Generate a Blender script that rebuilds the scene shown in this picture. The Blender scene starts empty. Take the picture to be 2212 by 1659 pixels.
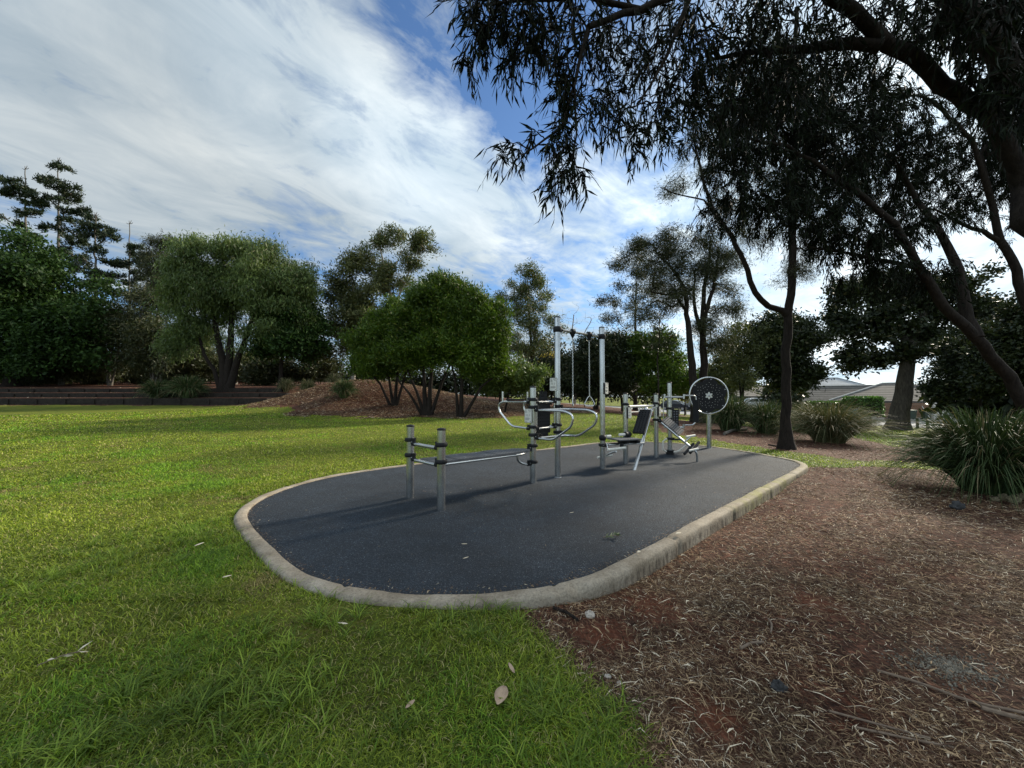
import bpy, math, random
import numpy as np
from mathutils import Vector, Matrix
random.seed(7); RNG = np.random.default_rng(11)
S = bpy.context.scene
COL = S.collection
R = math.radians
# ------------------------------------------------------------------ view geometry
CAMZ, F, CU, CV, PITCH = 1.4, 831.0, 1106.0, 829.5, math.atan(25/831.0)
SP, CP = math.sin(PITCH), math.cos(PITCH)
def ray(u, v):
    dx = (u-CU)/F; dy = -(v-CV)/F
    return dx, CP-dy*SP, SP+dy*CP
def P(u, v, Y):
    a, b, c = ray(u, v); t = Y/b
    return Vector((a*t, Y, CAMZ+c*t))
def G0(u, v, z=0.0):
    a, b, c = ray(u, v); t = (z-CAMZ)/c
    return Vector((a*t, b*t, z))
# ------------------------------------------------------------------ objects
def tag(o, label=None, cat=None, group=None, kind=None):
    if label: o['label'] = label
    if cat: o['category'] = cat
    if group: o['group'] = group
    if kind: o['kind'] = kind
    return o
def empty(name, loc, label, cat, group=None):
    o = bpy.data.objects.new(name, None); COL.objects.link(o)
    o.location = loc; o.empty_display_size = .2
    return tag(o, label, cat, group)
def link(name, me, mat, parent=None):
    o = bpy.data.objects.new(name, me); COL.objects.link(o)
    if mat is not None: me.materials.append(mat)
    if parent is not None:
        o.parent = parent
        L = Vector((0, 0, 0)); q = parent
        while q is not None:
            if q.type == 'EMPTY': L = Vector(q.location); break
            q = q.parent
        if parent.type == 'EMPTY': o.matrix_parent_inverse = Matrix.Translation(-L)
    return o
class MB:
    def __init__(s): s.v = []; s.f = []
    def add(s, v, f):
        n = len(s.v); s.v += [tuple(x) for x in v]; s.f += [tuple(i+n for i in q) for q in f]; return s
    def tube(s, pts, r, n=10, closed=False, caps=True):
        pts = [Vector(p) for p in pts]; m = len(pts)
        rr = r if isinstance(r, (list, tuple)) else [r]*m
        vs = []; fs = []
        T = []
        for i in range(m):
            if closed: t = pts[(i+1) % m]-pts[i-1]
            else: t = pts[min(i+1, m-1)]-pts[max(i-1, 0)]
            T.append(t.normalized() if t.length > 1e-9 else Vector((0, 0, 1)))
        a = Vector((0, 0, 1)) if abs(T[0].z) < .9 else Vector((1, 0, 0))
        N = (a-T[0]*a.dot(T[0])).normalized()
        for i in range(m):
            N = (N-T[i]*N.dot(T[i]))
            N = N.normalized() if N.length > 1e-6 else T[i].orthogonal().normalized()
            B = T[i].cross(N)
            for k in range(n):
                an = 2*math.pi*k/n
                vs.append(pts[i]+(N*math.cos(an)+B*math.sin(an))*rr[i])
        for i in range(m if closed else m-1):
            j = (i+1) % m
            for k in range(n):
                k2 = (k+1) % n
                fs.append((i*n+k, i*n+k2, j*n+k2, j*n+k))
        if caps and not closed:
            fs.append(tuple(range(n-1, -1, -1))); fs.append(tuple((m-1)*n+k for k in range(n)))
        return s.add(vs, fs)
    def lathe(s, c, prof, n=20, axis=(0, 0, 1)):      # prof: (radius, height)
        ax = Vector(axis).normalized(); A = ax.orthogonal().normalized(); B = ax.cross(A); c = Vector(c)
        vs = []; fs = []
        for r, h in prof:
            for k in range(n):
                an = 2*math.pi*k/n
                vs.append(c+ax*h+(A*math.cos(an)+B*math.sin(an))*r)
        for i in range(len(prof)-1):
            for k in range(n):
                k2 = (k+1) % n
                fs.append((i*n+k, i*n+k2, (i+1)*n+k2, (i+1)*n+k))
        fs.append(tuple(range(n-1, -1, -1))); fs.append(tuple((len(prof)-1)*n+k for k in range(n)))
        return s.add(vs, fs)
    def box(s, c, hx, hy, hz, X=(1, 0, 0), Y=(0, 1, 0), Z=(0, 0, 1), bev=0.0):
        c = Vector(c); X = Vector(X).normalized(); Y = Vector(Y).normalized(); Z = Vector(Z).normalized()
        if bev <= 0:
            vs = [c+X*a*hx+Y*b*hy+Z*d*hz for d in (-1, 1) for b in (-1, 1) for a in (-1, 1)]
            return s.add(vs, [(0, 2, 3, 1), (4, 5, 7, 6), (0, 1, 5, 4), (2, 6, 7, 3), (0, 4, 6, 2), (1, 3, 7, 5)])
        prof = []
        for (cx, cy, a0) in ((hx-bev, hy-bev, 0), (-hx+bev, hy-bev, 90), (-hx+bev, -hy+bev, 180), (hx-bev, -hy+bev, 270)):
            for k in range(4):
                an = R(a0+30*k); prof.append((cx+bev*math.cos(an), cy+bev*math.sin(an)))
        return s.slab(c, prof, hz, X, Y, Z)
    def slab(s, c, prof, hz, X, Y, Z):
        c = Vector(c); X = Vector(X); Y = Vector(Y); Z = Vector(Z); n = len(prof)
        vs = [c+X*a+Y*b-Z*hz for a, b in prof]+[c+X*a+Y*b+Z*hz for a, b in prof]
        fs = [tuple(range(n-1, -1, -1)), tuple(range(n, 2*n))]+[(k, (k+1) % n, n+(k+1) % n, n+k) for k in range(n)]
        return s.add(vs, fs)
    def ball(s, c, r, n=12, m=8, sc=(1, 1, 1)):
        c = Vector(c); vs = []; fs = []
        for i in range(m+1):
            th = math.pi*i/m
            for k in range(n):
                ph = 2*math.pi*k/n
                vs.append(c+Vector((math.sin(th)*math.cos(ph)*sc[0], math.sin(th)*math.sin(ph)*sc[1], math.cos(th)*sc[2]))*r)
        for i in range(m):
            for k in range(n):
                k2 = (k+1) % n
                fs.append((i*n+k, (i+1)*n+k, (i+1)*n+k2, i*n+k2))
        return s.add(vs, fs)
    def perf(s, O, X, Y, Z, nx, ny, cell, hr, th, off=False):
        # plate of nx x ny cells, each with an eight-sided hole through it; O = corner at the top
        O = Vector(O); X = Vector(X).normalized(); Y = Vector(Y).normalized(); Z = Vector(Z).normalized()
        for i in range(nx):
            for j in range(ny):
                c = O+X*(i+.5)*cell+Y*(j+.5)*cell
                h = cell/2
                o8 = [(h, 0), (h, h), (0, h), (-h, h), (-h, 0), (-h, -h), (0, -h), (h, -h)]
                vs = [c+X*a+Y*b for a, b in o8]
                i8 = [(hr*math.cos(R(45*k)), hr*math.sin(R(45*k))) for k in range(8)]
                vs += [c+X*a+Y*b for a, b in i8]+[c+X*a+Y*b-Z*th for a, b in i8]
                fs = []
                for k in range(8):
                    k2 = (k+1) % 8
                    fs += [(k, k2, 8+k2, 8+k), (8+k, 8+k2, 16+k2, 16+k)]
                s.add(vs, fs)
        a, b = nx*cell, ny*cell
        q = [O, O+X*a, O+X*a+Y*b, O+Y*b]
        vs = q+[p-Z*th for p in q]
        s.add(vs, [(0, 4, 5, 1), (1, 5, 6, 2), (2, 6, 7, 3), (3, 7, 4, 0)])
        return s
    def build(s, name, mat, parent=None, smooth=True, angle=35):
        me = bpy.data.meshes.new(name); me.from_pydata(s.v, [], s.f); me.update()
        if smooth:
            me.polygons.foreach_set('use_smooth', [True]*len(me.polygons))
            me.set_sharp_from_angle(angle=R(angle))
        return link(name, me, mat, parent)
def np_mesh(name, V, Fq, mat, parent=None, smooth=False):
    """V (n,3) float, Fq (m,k) int, all faces with k corners."""
    V = np.asarray(V, dtype=np.float32); Fq = np.asarray(Fq, dtype=np.int32)
    me = bpy.data.meshes.new(name)
    me.vertices.add(len(V)); me.vertices.foreach_set('co', V.ravel())
    m, k = Fq.shape
    me.loops.add(m*k); me.loops.foreach_set('vertex_index', Fq.ravel())
    me.polygons.add(m); me.polygons.foreach_set('loop_start', np.arange(0, m*k, k, dtype=np.int32))
    if smooth: me.polygons.foreach_set('use_smooth', np.ones(m, dtype=bool))
    me.update(calc_edges=True)
    return link(name, me, mat, parent)
def rounded(pts, rad, k=5):
    """polyline with its inner corners turned into arcs"""
    pts = [Vector(p) for p in pts]; out = [pts[0]]
    for i in range(1, len(pts)-1):
        a, b, c = pts[i-1], pts[i], pts[i+1]
        d1 = (a-b); d2 = (c-b)
        r = min(rad, d1.length*.48, d2.length*.48)
        p0 = b+d1.normalized()*r; p1 = b+d2.normalized()*r
        for j in range(k+1):
            t = j/k
            out.append(p0*(1-t)**2+b*2*t*(1-t)+p1*t*t)
    out.append(pts[-1]); return out
# ------------------------------------------------------------------ materials
class NT:
    def __init__(s, name):
        s.m = bpy.data.materials.new(name); s.m.use_nodes = True
        s.t = s.m.node_tree; s.t.nodes.clear()
        s.out = s.n('ShaderNodeOutputMaterial')
    def n(s, typ, **k):
        q = s.t.nodes.new(typ)
        for a, b in k.items():
            if hasattr(q, a) and a not in q.inputs: setattr(q, a, b)
            elif a in q.inputs: q.inputs[a].default_value = b
        return q
    def l(s, a, b): s.t.links.new(a, b)
    def noise(s, scale, detail=4, rough=.55, vec=None, dist=0):
        q = s.n('ShaderNodeTexNoise'); q.inputs['Scale'].default_value = scale; q.inputs['Detail'].default_value = detail
        q.inputs['Roughness'].default_value = rough; q.inputs['Distortion'].default_value = dist
        if vec is not None: s.l(vec, q.inputs['Vector'])
        return q.outputs['Fac']
    def ramp(s, fac, stops):
        q = s.n('ShaderNodeValToRGB'); e = q.color_ramp.elements
        while len(e) < len(stops): e.new(.5)
        for i, (p, c) in enumerate(stops):
            e[i].position = p; e[i].color = (c[0], c[1], c[2], 1) if hasattr(c, '__len__') else (c, c, c, 1)
        s.l(fac, q.inputs['Fac']); return q.outputs['Color']
    def mix(s, fac, a, b, mode='MIX'):
        q = s.n('ShaderNodeMix'); q.data_type = 'RGBA'; q.blend_type = mode
        for val, nm in ((fac, 0), (a, 6), (b, 7)):
            if hasattr(val, 'is_linked'): s.l(val, q.inputs[nm])
            elif hasattr(val, '__len__'): q.inputs[nm].default_value = (val[0], val[1], val[2], 1)
            else: q.inputs[nm].default_value = val
        return q.outputs[2]
    def math(s, op, a, b=None, clamp=False):
        q = s.n('ShaderNodeMath'); q.operation = op; q.use_clamp = clamp
        for i, val in enumerate((a, b)):
            if val is None: continue
            if hasattr(val, 'is_linked'): s.l(val, q.inputs[i])
            else: q.inputs[i].default_value = val
        return q.outputs[0]
    def coord(s, kind='Object'): return s.n('ShaderNodeTexCoord').outputs[kind]
    def scale(s, vec, sc, rot=(0, 0, 0)):
        q = s.n('ShaderNodeMapping'); q.inputs['Scale'].default_value = sc; q.inputs['Rotation'].default_value = rot
        s.l(vec, q.inputs['Vector']); return q.outputs[0]
    def bump(s, h, strength, dist=.01):
        q = s.n('ShaderNodeBump'); q.inputs['Strength'].default_value = strength; q.inputs['Distance'].default_value = dist
        s.l(h, q.inputs['Height']); return q.outputs[0]
    def principled(s, color, rough=.6, metal=0, normal=None, spec=.5):
        q = s.n('ShaderNodeBsdfPrincipled')
        for val, nm in ((color, 'Base Color'), (rough, 'Roughness'), (metal, 'Metallic'), (spec, 'Specular IOR Level')):
            if hasattr(val, 'is_linked'): s.l(val, q.inputs[nm])
            elif hasattr(val, '__len__'): q.inputs[nm].default_value = (val[0], val[1], val[2], 1)
            else: q.inputs[nm].default_value = val
        if normal is not None: s.l(normal, q.inputs['Normal'])
        s.l(q.outputs[0], s.out.inputs[0]); return q
def simple(name, c1, c2=None, rough=.6, metal=0, sc=8, bump=0, bsc=60, spec=.5):
    m = NT(name); co = m.coord()
    c2 = c2 or tuple(x*.75 for x in c1)
    col = m.ramp(m.noise(sc, 5, .6, co), [(.3, c1), (.7, c2)])
    nb = m.bump(m.noise(bsc, 4, .6, co), bump) if bump else None
    m.principled(col, rough, metal, nb, spec); return m.m
def leaf_mat(name, dark, light, dry=None, dryf=.04, trans=.25, rough=.55, sc=.6, spec=.25, mid=None):
    m = NT(name); g = m.n('ShaderNodeNewGeometry')
    rnd = g.outputs['Random Per Island']
    a = m.ramp(rnd, [(0, dark), (1, light)] if mid is None else [(0, dark), (.6, mid), (1, light)])
    nz = m.noise(sc, 3, .5, g.outputs['Position'])
    b = m.ramp(nz, [(.35, (.72, .74, .7)), (.65, (1.2, 1.18, 1.1))])
    col = m.mix(1.0, a, b, 'MULTIPLY')
    if dry:
        r2 = m.math('GREATER_THAN', m.math('FRACT', m.math('MULTIPLY', rnd, 37.7)), 1-dryf)
        col = m.mix(r2, col, dry)
    q = m.n('ShaderNodeBsdfPrincipled'); m.l(col, q.inputs['Base Color'])
    q.inputs['Roughness'].default_value = rough; q.inputs['Specular IOR Level'].default_value = spec
    t = m.n('ShaderNodeBsdfTranslucent'); tc = m.mix(1.0, col, (1.15, 1.25, .55), 'MULTIPLY'); m.l(tc, t.inputs['Color'])
    x = m.n('ShaderNodeMixShader'); x.inputs[0].default_value = trans
    m.l(q.outputs[0], x.inputs[1]); m.l(t.outputs[0], x.inputs[2]); m.l(x.outputs[0], m.out.inputs[0])
    return m.m
M = {}
def steel():
    m = NT('satin_steel'); co = m.coord()
    st = m.noise(30, 4, .6, m.scale(co, (6, 6, .25)))
    big = m.noise(3, 4, .6, co)
    col = m.ramp(big, [(.3, (.42, .43, .44)), (.7, (.54, .55, .55))])
    ro = m.ramp(m.noise(7, 3, .5, co), [(.3, .20), (.7, .27)])
    m.principled(col, ro, .95); return m.m
M['steel'] = steel()
M['chrome'] = simple('polished_steel', (.62, .62, .60), (.52, .52, .51), .26, .95, 6)
M['plastic'] = simple('black_plastic', (.008, .008, .009), (.013, .013, .014), .55, 0, 14, .05, 150, .22)
M['board'] = simple('black_board', (.075, .075, .078), (.10, .10, .103), .5, 0, 10, .1, 120)
M['white'] = simple('cream_roller', (.72, .70, .62), (.6, .57, .5), .5, 0, 14)
M['signp'] = simple('sign_plate', (.62, .62, .56), (.55, .54, .47), .45, 0, 20)
M['print'] = simple('sign_print', (.03, .03, .03), (.10, .10, .10), .6)
M['edge'] = simple('sign_edge', (.02, .02, .02), None, .5)
def rubber():
    m = NT('rubber_granules'); co = m.coord()
    v = m.n('ShaderNodeTexVoronoi'); v.inputs['Scale'].default_value = 170; m.l(co, v.inputs['Vector'])
    g = m.ramp(v.outputs['Color'], [(0, (.0015, .003, .0048)), (.5, (.006, .0105, .0165)), (.8, (.015, .0235, .034)), (1, (.12, .135, .15))])
    big = m.noise(.9, 6, .6, co); mid = m.noise(6, 5, .65, co)
    g2 = m.mix(1.0, g, m.ramp(big, [(.3, .65), (.7, 1.55)]), 'MULTIPLY')
    g3 = m.mix(1.0, g2, m.ramp(mid, [(.3, .8), (.7, 1.25)]), 'MULTIPLY')
    du = m.noise(240, 2, .6, co); dm = m.ramp(big, [(.45, 0.), (.75, .8)])
    dust = m.math('MULTIPLY', m.ramp(du, [(.63, 0.), (.7, 1.)]), dm)
    col = m.mix(dust, g3, (.16, .14, .12))
    h = m.math('ADD', m.math('MULTIPLY', v.outputs['Distance'], -.8), m.math('MULTIPLY', m.noise(60, 4, .6, co), 1.6))
    m.principled(col, .82, 0, m.bump(h, .8, .006), .35); return m.m
M['rubber'] = rubber()
def concrete():
    m = NT('kerb_concrete'); co = m.coord()
    a = m.ramp(m.noise(3, 8, .65, co), [(.25, (.115, .09, .064)), (.42, (.22, .182, .133)), (.55, (.28, .238, .18)), (.75, (.36, .318, .255))])
    b = m.ramp(m.noise(55, 6, .75, co), [(.32, .55), (.5, .95), (.68, 1.2)])
    col = m.mix(1.0, a, b, 'MULTIPLY')
    sep = m.n('ShaderNodeSeparateXYZ'); m.l(co, sep.inputs[0])
    # moss along the far right stretch
    mossx = m.math('MULTIPLY', m.ramp(m.math('MULTIPLY', sep.outputs[0], .2), [(.50, 0.), (.68, 1.), (.9, 1.), (1., .3)]), m.ramp(m.noise(5, 5, .6, co), [(.38, 0.), (.6, .75)]))
    col = m.mix(mossx, col, (.20, .19, .05))
    # dark run-off stains on the vertical face
    st = m.noise(9, 5, .7, m.scale(co, (2.2, 2.2, .35)))
    low = m.ramp(m.math('MULTIPLY', sep.outputs[2], -8.), [(.25, 0.), (.5, 1.)])
    sm = m.math('MULTIPLY', m.math('MULTIPLY', m.ramp(st, [(.45, 0.), (.6, .85)]), low), m.ramp(m.math('ADD', m.math('MULTIPLY', sep.outputs[0], .5), .0), [(.2, .1), (.6, 1.)]))
    col = m.mix(sm, col, (.055, .042, .03))
    m.principled(col, .85, 0, m.bump(m.noise(45, 6, .7, co), .9, .008), .3); return m.m
M['concrete'] = concrete()
def lawn_mat():
    m = NT('lawn_soil'); co = m.coord()
    big = m.noise(.35, 6, .6, co); mid = m.noise(3.5, 6, .65, co); fine = m.noise(28, 6, .75, co)
    a = m.ramp(big, [(.3, (.075, .10, .014)), (.55, (.12, .135, .02)), (.75, (.16, .14, .035))])
    b = m.ramp(mid, [(.28, (.62, .74, .55)), (.5, (1, 1, 1)), (.72, (1.35, 1.2, 1.05))])
    c = m.ramp(fine, [(.3, .45), (.52, 1.), (.72, 1.45)])
    col = m.mix(1.0, m.mix(1.0, a, b, 'MULTIPLY'), c, 'MULTIPLY')
    # close to the viewer the blades stand on dark thatch
    g = m.n('ShaderNodeNewGeometry')
    m.principled(col, .9, 0, m.bump(fine, .9, .05), .1); return m.m
M['lawn'] = lawn_mat()
RED = [(*G0(1412, 1312, -.13)[:2], .34), (*G0(1300, 1392, -.13)[:2], .26), (*G0(1545, 1575, -.13)[:2], .24), (*G0(1760, 1300, -.13)[:2], .30)]
def mulch_mat():
    m = NT('mulch'); co = m.coord()
    big = m.noise(.7, 6, .6, co); mid = m.noise(7, 6, .7, co)
    a = m.ramp(big, [(.3, (.075, .024, .012)), (.5, (.102, .045, .027)), (.72, (.145, .086, .058))])
    st = m.noise(60, 3, .6, m.scale(co, (1, .22, 1), (0, 0, .6))); st2 = m.noise(55, 3, .6, m.scale(co, (.22, 1, 1), (0, 0, .3)))
    b = m.ramp(st, [(.35, .35), (.55, 1.), (.7, 2.0)]); c = m.ramp(st2, [(.35, .5), (.55, 1.), (.7, 1.9)])
    col = m.mix(1.0, m.mix(1.0, a, b, 'MULTIPLY'), c, 'MULTIPLY')
    col = m.mix(1.0, col, m.ramp(mid, [(.3, .6), (.7, 1.3)]), 'MULTIPLY')
    for (x, y, r) in RED:                                # bare red earth showing through
        d = m.n('ShaderNodeVectorMath'); d.operation = 'DISTANCE'; m.l(co, d.inputs[0]); d.inputs[1].default_value = (x, y, -.13)
        k = m.math('ADD', m.math('DIVIDE', d.outputs['Value'], r), m.math('MULTIPLY', m.math('SUBTRACT', mid, .5), 2.2))
        col = m.mix(m.ramp(k, [(.1, .55), (1.1, 0.)]), col, (.155, .046, .02))
    h = m.math('ADD', m.math('ADD', st, st2), mid)
    m.principled(col, .9, 0, m.bump(h, .9, .03), .15); return m.m
M['mulch'] = mulch_mat()
M['litter'] = leaf_mat('mulch_litter', (.035, .016, .010), (.42, .295, .18), (.62, .52, .38), .07, .08, .75, 2.0, .15, (.125, .072, .046))
M['blade'] = leaf_mat('grass_blade', (.055, .085, .011), (.40, .46, .055), (.48, .41, .18), .08, .40, .5, .8, .25, (.20, .26, .028))
M['fresh'] = leaf_mat('fresh_grass_blade', (.05, .105, .011), (.30, .46, .045), None, 0, .42, .5, .8, .25, (.155, .28, .026))
M['worn'] = leaf_mat('worn_grass_blade', (.09, .08, .03), (.40, .33, .16), None, 0, .25, .6, .8, .15, (.20, .17, .065))
M['tuft'] = leaf_mat('grass_tuft', (.06, .10, .013), (.30, .38, .055), None, 0, .40, .5, 1.2, .25, (.155, .23, .03))
M['asphalt'] = simple('asphalt', (.16, .17, .18), (.21, .215, .225), .9, 0, 3, .3, 80)
M['path'] = simple('driveway_concrete', (.42, .40, .37), (.34, .33, .30), .85, 0, 2, .2, 60)
def bark(name, c1, c2, sc=14):
    m = NT(name); co = m.coord()
    st = m.noise(sc, 6, .7, m.scale(co, (1.6, 1.6, .28)), .6)
    col = m.ramp(st, [(.3, c1), (.6, c2), (.75, tuple(x*1.35 for x in c2))])
    m.principled(col, .9, 0, m.bump(st, 1.0, .03), .15); return m.m
M['bark'] = bark('dark_bark', (.007, .005, .004), (.026, .020, .016))
M['barkg'] = bark('grey_bark', (.06, .05, .042), (.16, .145, .125), 9); M['barkb'] = bark('brown_grey_bark', (.03, .025, .02), (.085, .074, .06), 7)
M['barkp'] = bark('pale_bark', (.12, .105, .085), (.30, .27, .23), 8)
# ------------------------------------------------------------------ the lie of the land
INNER = [(529.5,1109.1),(532.7,1121.6),(551.4,1146.6),(585.8,1181),(617,1212.2),(648.3,1235.7),(679.5,1252.9),(742,1268.5),(804.5,1279.4),(867,1285.7),(929.5,1287.2),(992,1287.2),(1054.5,1286.6),(1117,1282.5),(1159,1273.6),(1223.6,1260.6),(1255.9,1251),(1320.4,1225.1),(1385,1189.6),(1449.6,1154.1),(1514.2,1118.6),(1578.8,1086.3),(1643.3,1052.4),(1691.8,1028.2),(1724.1,1010.4),(1733.1,1003.9),(1724,999.1),(1691.8,991),(1611,976.5),(1546.5,966.8),(1481.9,959.7),(1417.3,955.5),(1385,954.5),(1288,957.8),(1223.6,966.2),(1159,973.3),(898.3,1003.5),(835.8,1012.2),(773.3,1020),(710.8,1031),(648.3,1046.6),(601.4,1062.2),(563.9,1079.4),(538.9,1096.6)]
def smooth_loop(pts, step=.04, it=9):
    p = np.array([[a.x, a.y] for a in pts])
    def resample(p, step):
        q = np.vstack([p, p[:1]]); d = np.r_[0, np.cumsum(np.linalg.norm(np.diff(q, axis=0), axis=1))]
        n = int(d[-1]/step); t = np.linspace(0, d[-1], n, endpoint=False)
        return np.c_[np.interp(t, d, q[:, 0]), np.interp(t, d, q[:, 1])]
    p = resample(p, step)
    for _ in range(it*8): p = (np.roll(p, 1, 0)+2*p+np.roll(p, -1, 0))/4
    return resample(p, step)
PAD = smooth_loop([G0(u, v) for u, v in INNER])
def normals2(p):
    t = np.roll(p, -1, 0)-np.roll(p, 1, 0); t /= np.linalg.norm(t, axis=1)[:, None]
    area = .5*np.sum(p[:, 0]*np.roll(p[:, 1], -1)-np.roll(p[:, 0], -1)*p[:, 1])
    n = np.c_[t[:, 1], -t[:, 0]]
    return n if area > 0 else -n
PN = normals2(PAD)
KERB_W = .124
OUT = PAD+PN*KERB_W
def pip(x, y, poly):
    poly = np.asarray(poly, float); inside = np.zeros(x.shape, bool)
    x1, y1 = poly[-1]
    for x2, y2 in poly:
        c = ((y1 > y) != (y2 > y))
        if c.any():
            with np.errstate(divide='ignore', invalid='ignore'):
                xi = (x2-x1)*(y-y1)/(y2-y1)+x1
            inside ^= c & (x < xi)
        x1, y1 = x2, y2
    return inside
def W(u, v, Y): p = P(u, v, Y); return (p.x, p.y, p.z)
CTRL = [(-3,0,-.05),(0,0,-.07),(3,0,-.14),(6.5,2,-.13),(-8,3,-.05),(-5.5,8,-.03),(-1.5,2.0,-.05),(.9,1.6,-.1),(2.6,2.6,-.14),(7.5,6,-.11),(3,14,0),(-1,10,-.02),(9.5,9,-.14),(-6,14,.02),(7.5,12,-.06),
 (-9,22,.1),(0,22,.1),(-15,18,.12),(-22,25,.32),(7,24,.1),(7,30,.15),(0,30,.3),(-45,34,.6),(-35,34,.6),(-24,33.5,.55),(-30,20,.25),
 (9,19,.05),(14,19,-.3),(12,12.5,-.17),(9.8,28,-.15),(18.2,42,-.65),(23.9,55,-.72),(27.3,27,-.98),(30,29,-1.03),(44,48,-1.6),(62,48,-1.8),(22,20,-.75),(14,13.5,-.28),(20,14,-.5),
 (-15,41,2.0),(-10,43,1.7),(0,42,1.0),(-5,37,1.0),(9,40,.2),(0,62,.6),(-50,70,2.6),(50,80,-1.6),(0,-20,0),(-40,-10,0),(40,-10,-.6),(-30,60,2.5),(45,20,-1.4)]
for k in range(0, len(OUT), 21):
    x, y = OUT[k]
    nx, ny = PN[k]
    side = nx*.62-ny*.78                       # +1 towards the bark bed
    z = -.022 if x < .12 else -.022-.115*min(1, (x-.12)/.5)*(side > -.2)
    if y > 6.5: z = max(z, -.075)
    CTRL.append((x+nx*.05, y+ny*.05, z))
    CTRL.append((x-nx*.6, y-ny*.6, z-.05))
CT = np.array(CTRL)
def _tps():
    d = np.linalg.norm(CT[:, None, :2]-CT[None, :, :2], axis=2)
    K = np.where(d > 0, d*d*np.log(d+1e-9), 0); n = len(CT)
    K += np.eye(n)*.02
    A = np.zeros((n+3, n+3)); A[:n, :n] = K; A[:n, n] = 1; A[:n, n+1:] = CT[:, :2]; A[n, :n] = 1; A[n+1:, :n] = CT[:, :2].T
    return np.linalg.solve(A, np.r_[CT[:, 2], 0, 0, 0])
TW = _tps()
def sstep(a, b, x):
    t = np.clip((x-a)/(b-a), 0, 1); return t*t*(3-2*t)
WALL_Y = (34.0, 35.6, 37.2)
def gz(x, y):
    x = np.atleast_1d(np.asarray(x, float)); y = np.atleast_1d(np.asarray(y, float)); out = np.empty(x.shape)
    for i in range(0, len(x), 40000):
        xx = x[i:i+40000]; yy = y[i:i+40000]
        r = np.hypot(xx, yy); k = np.minimum(1, 95/np.maximum(r, 1e-6)); xc = xx*k; yc = yy*k
        d = np.hypot(xc[:, None]-CT[None, :, 0], yc[:, None]-CT[None, :, 1])
        z = (d*d*np.log(d+1e-9))@TW[:len(CT)]+TW[-3]+TW[-2]*xc+TW[-1]*yc
        dx = xc+12.0
        z = z+1.95*np.exp(-(dx/np.where(dx > 0, 8.6, 5.6))**2-((yc-29.8)/np.where(yc < 29.8, 4.0, 9.0))**2)
        T = np.where(yc < WALL_Y[0]+.45, z, np.where(yc < WALL_Y[1]+.45, 1.13+.11*(yc-34.4), np.where(yc < WALL_Y[2]+.45, 1.60+.11*(yc-36), 2.10+.06*(yc-WALL_Y[2]))))
        w = sstep(-19.5, -22.5, xc)*(yc >= WALL_Y[0])
        z = z*(1-w)+T*w
        out[i:i+40000] = np.clip(z, -2.5, 6)
    return out
def gz1(x, y): return float(gz([x], [y])[0])
def gp(u, v, it=10):
    u = np.atleast_1d(np.asarray(u, float)); v = np.atleast_1d(np.asarray(v, float))
    dx = (u-CU)/F; dy = -(v-CV)/F; b = CP-dy*SP; c = SP+dy*CP
    t = np.clip(-CAMZ/np.minimum(c, -1e-3), 0, 90)
    for _ in range(it):
        z = gz(dx*t, b*t); tn = np.clip((z-CAMZ)/np.minimum(c, -1e-3), 0, 90); t = .5*t+.5*tn
    return np.c_[dx*t, b*t, gz(dx*t, b*t)]
# regions
def xy(l): return [tuple(q[:2]) for q in gp([a for a, b in l], [b for a, b in l])]
TOE = [(-21.5,33.0),(-19.5,29.0),(-16.5,25.2),(-13.0,23.2),(-9.0,22.4),(-5.0,22.2),(-1.0,22.6),(2.0,24.2),(5.0,26.5),(8.5,28.8),(12.5,30.5)]
MOUND = TOE+[(17,36),(16,47),(-10,75),(-60,75),(-80,50),(-80,33.3),(-22,33.3)]
BED = xy([(1128,1326),(1150,1352),(1190,1398),(1290,1452),(1380,1532),(1420,1600),(1446,1659),(1470,1760)])+[(.75,1.0),(1.0,-3),(14,-3),(16,5.5),(11.5,7.4)]+xy([(1950,1010),(1850,1010),(1757,1009)])+[tuple(G0(u, v)[:2]) for u, v in [(1700,1000),(1500,1050),(1300,1180),(1150,1240)]]
BED2 = [tuple(G0(u, v, -.1)[:2]) for u, v in [(1560,957),(1610,965),(1700,979),(1850,997),(1950,996),(2100,990)]]+[(16,9.5),(20,12.5),(15.5,13.4)]+[tuple(G0(u, v, -.1)[:2]) for u, v in [(1930,962),(1870,944),(1780,922)]]+[(11.5,19),(12,22.5),(7.6,22.5),(6.4,17.5),(5.6,14.6)]
ROAD = [(13,51.5),(18.6,45),(30.4,30.2),(46,12),(60,-5),(72,-2),(56,21),(40,41.5),(26.5,52.5),(21,59),(10,75),(2,70)]
DRIVE = [(40,41.5),(56,21),(66,30),(58,47),(43,47.5)]
def wob(x, y, s=1.0):
    return (np.sin(x*3.1+1.3*np.sin(y*2.3))+np.sin(y*4.3+1.7*np.sin(x*1.9+.5))+.6*np.sin(x*9.1+y*7.3)+.5*np.sin(y*13.7-x*11.9))*.05*s
def region(x, y, soft=1.0):
    x = np.asarray(x, float); y = np.asarray(y, float)
    xx = x+wob(x, y, soft); yy = y+wob(y+4.1, x, soft)
    far = np.hypot(x, y) > 17
    x2 = x+wob(x*.3, y*.3, 6*soft); y2 = y+wob(y*.3+2, x*.3, 6*soft)
    r = np.zeros(x.shape, int)
    r[pip(xx, yy, BED) | pip(xx, yy, BED2) | (pip(x2, y2, MOUND) & far)] = 1
    r[pip(x, y, DRIVE)] = 3
    r[pip(x, y, ROAD)] = 2
    r[pip(x, y, OUT)] = 4
    return r
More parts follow.
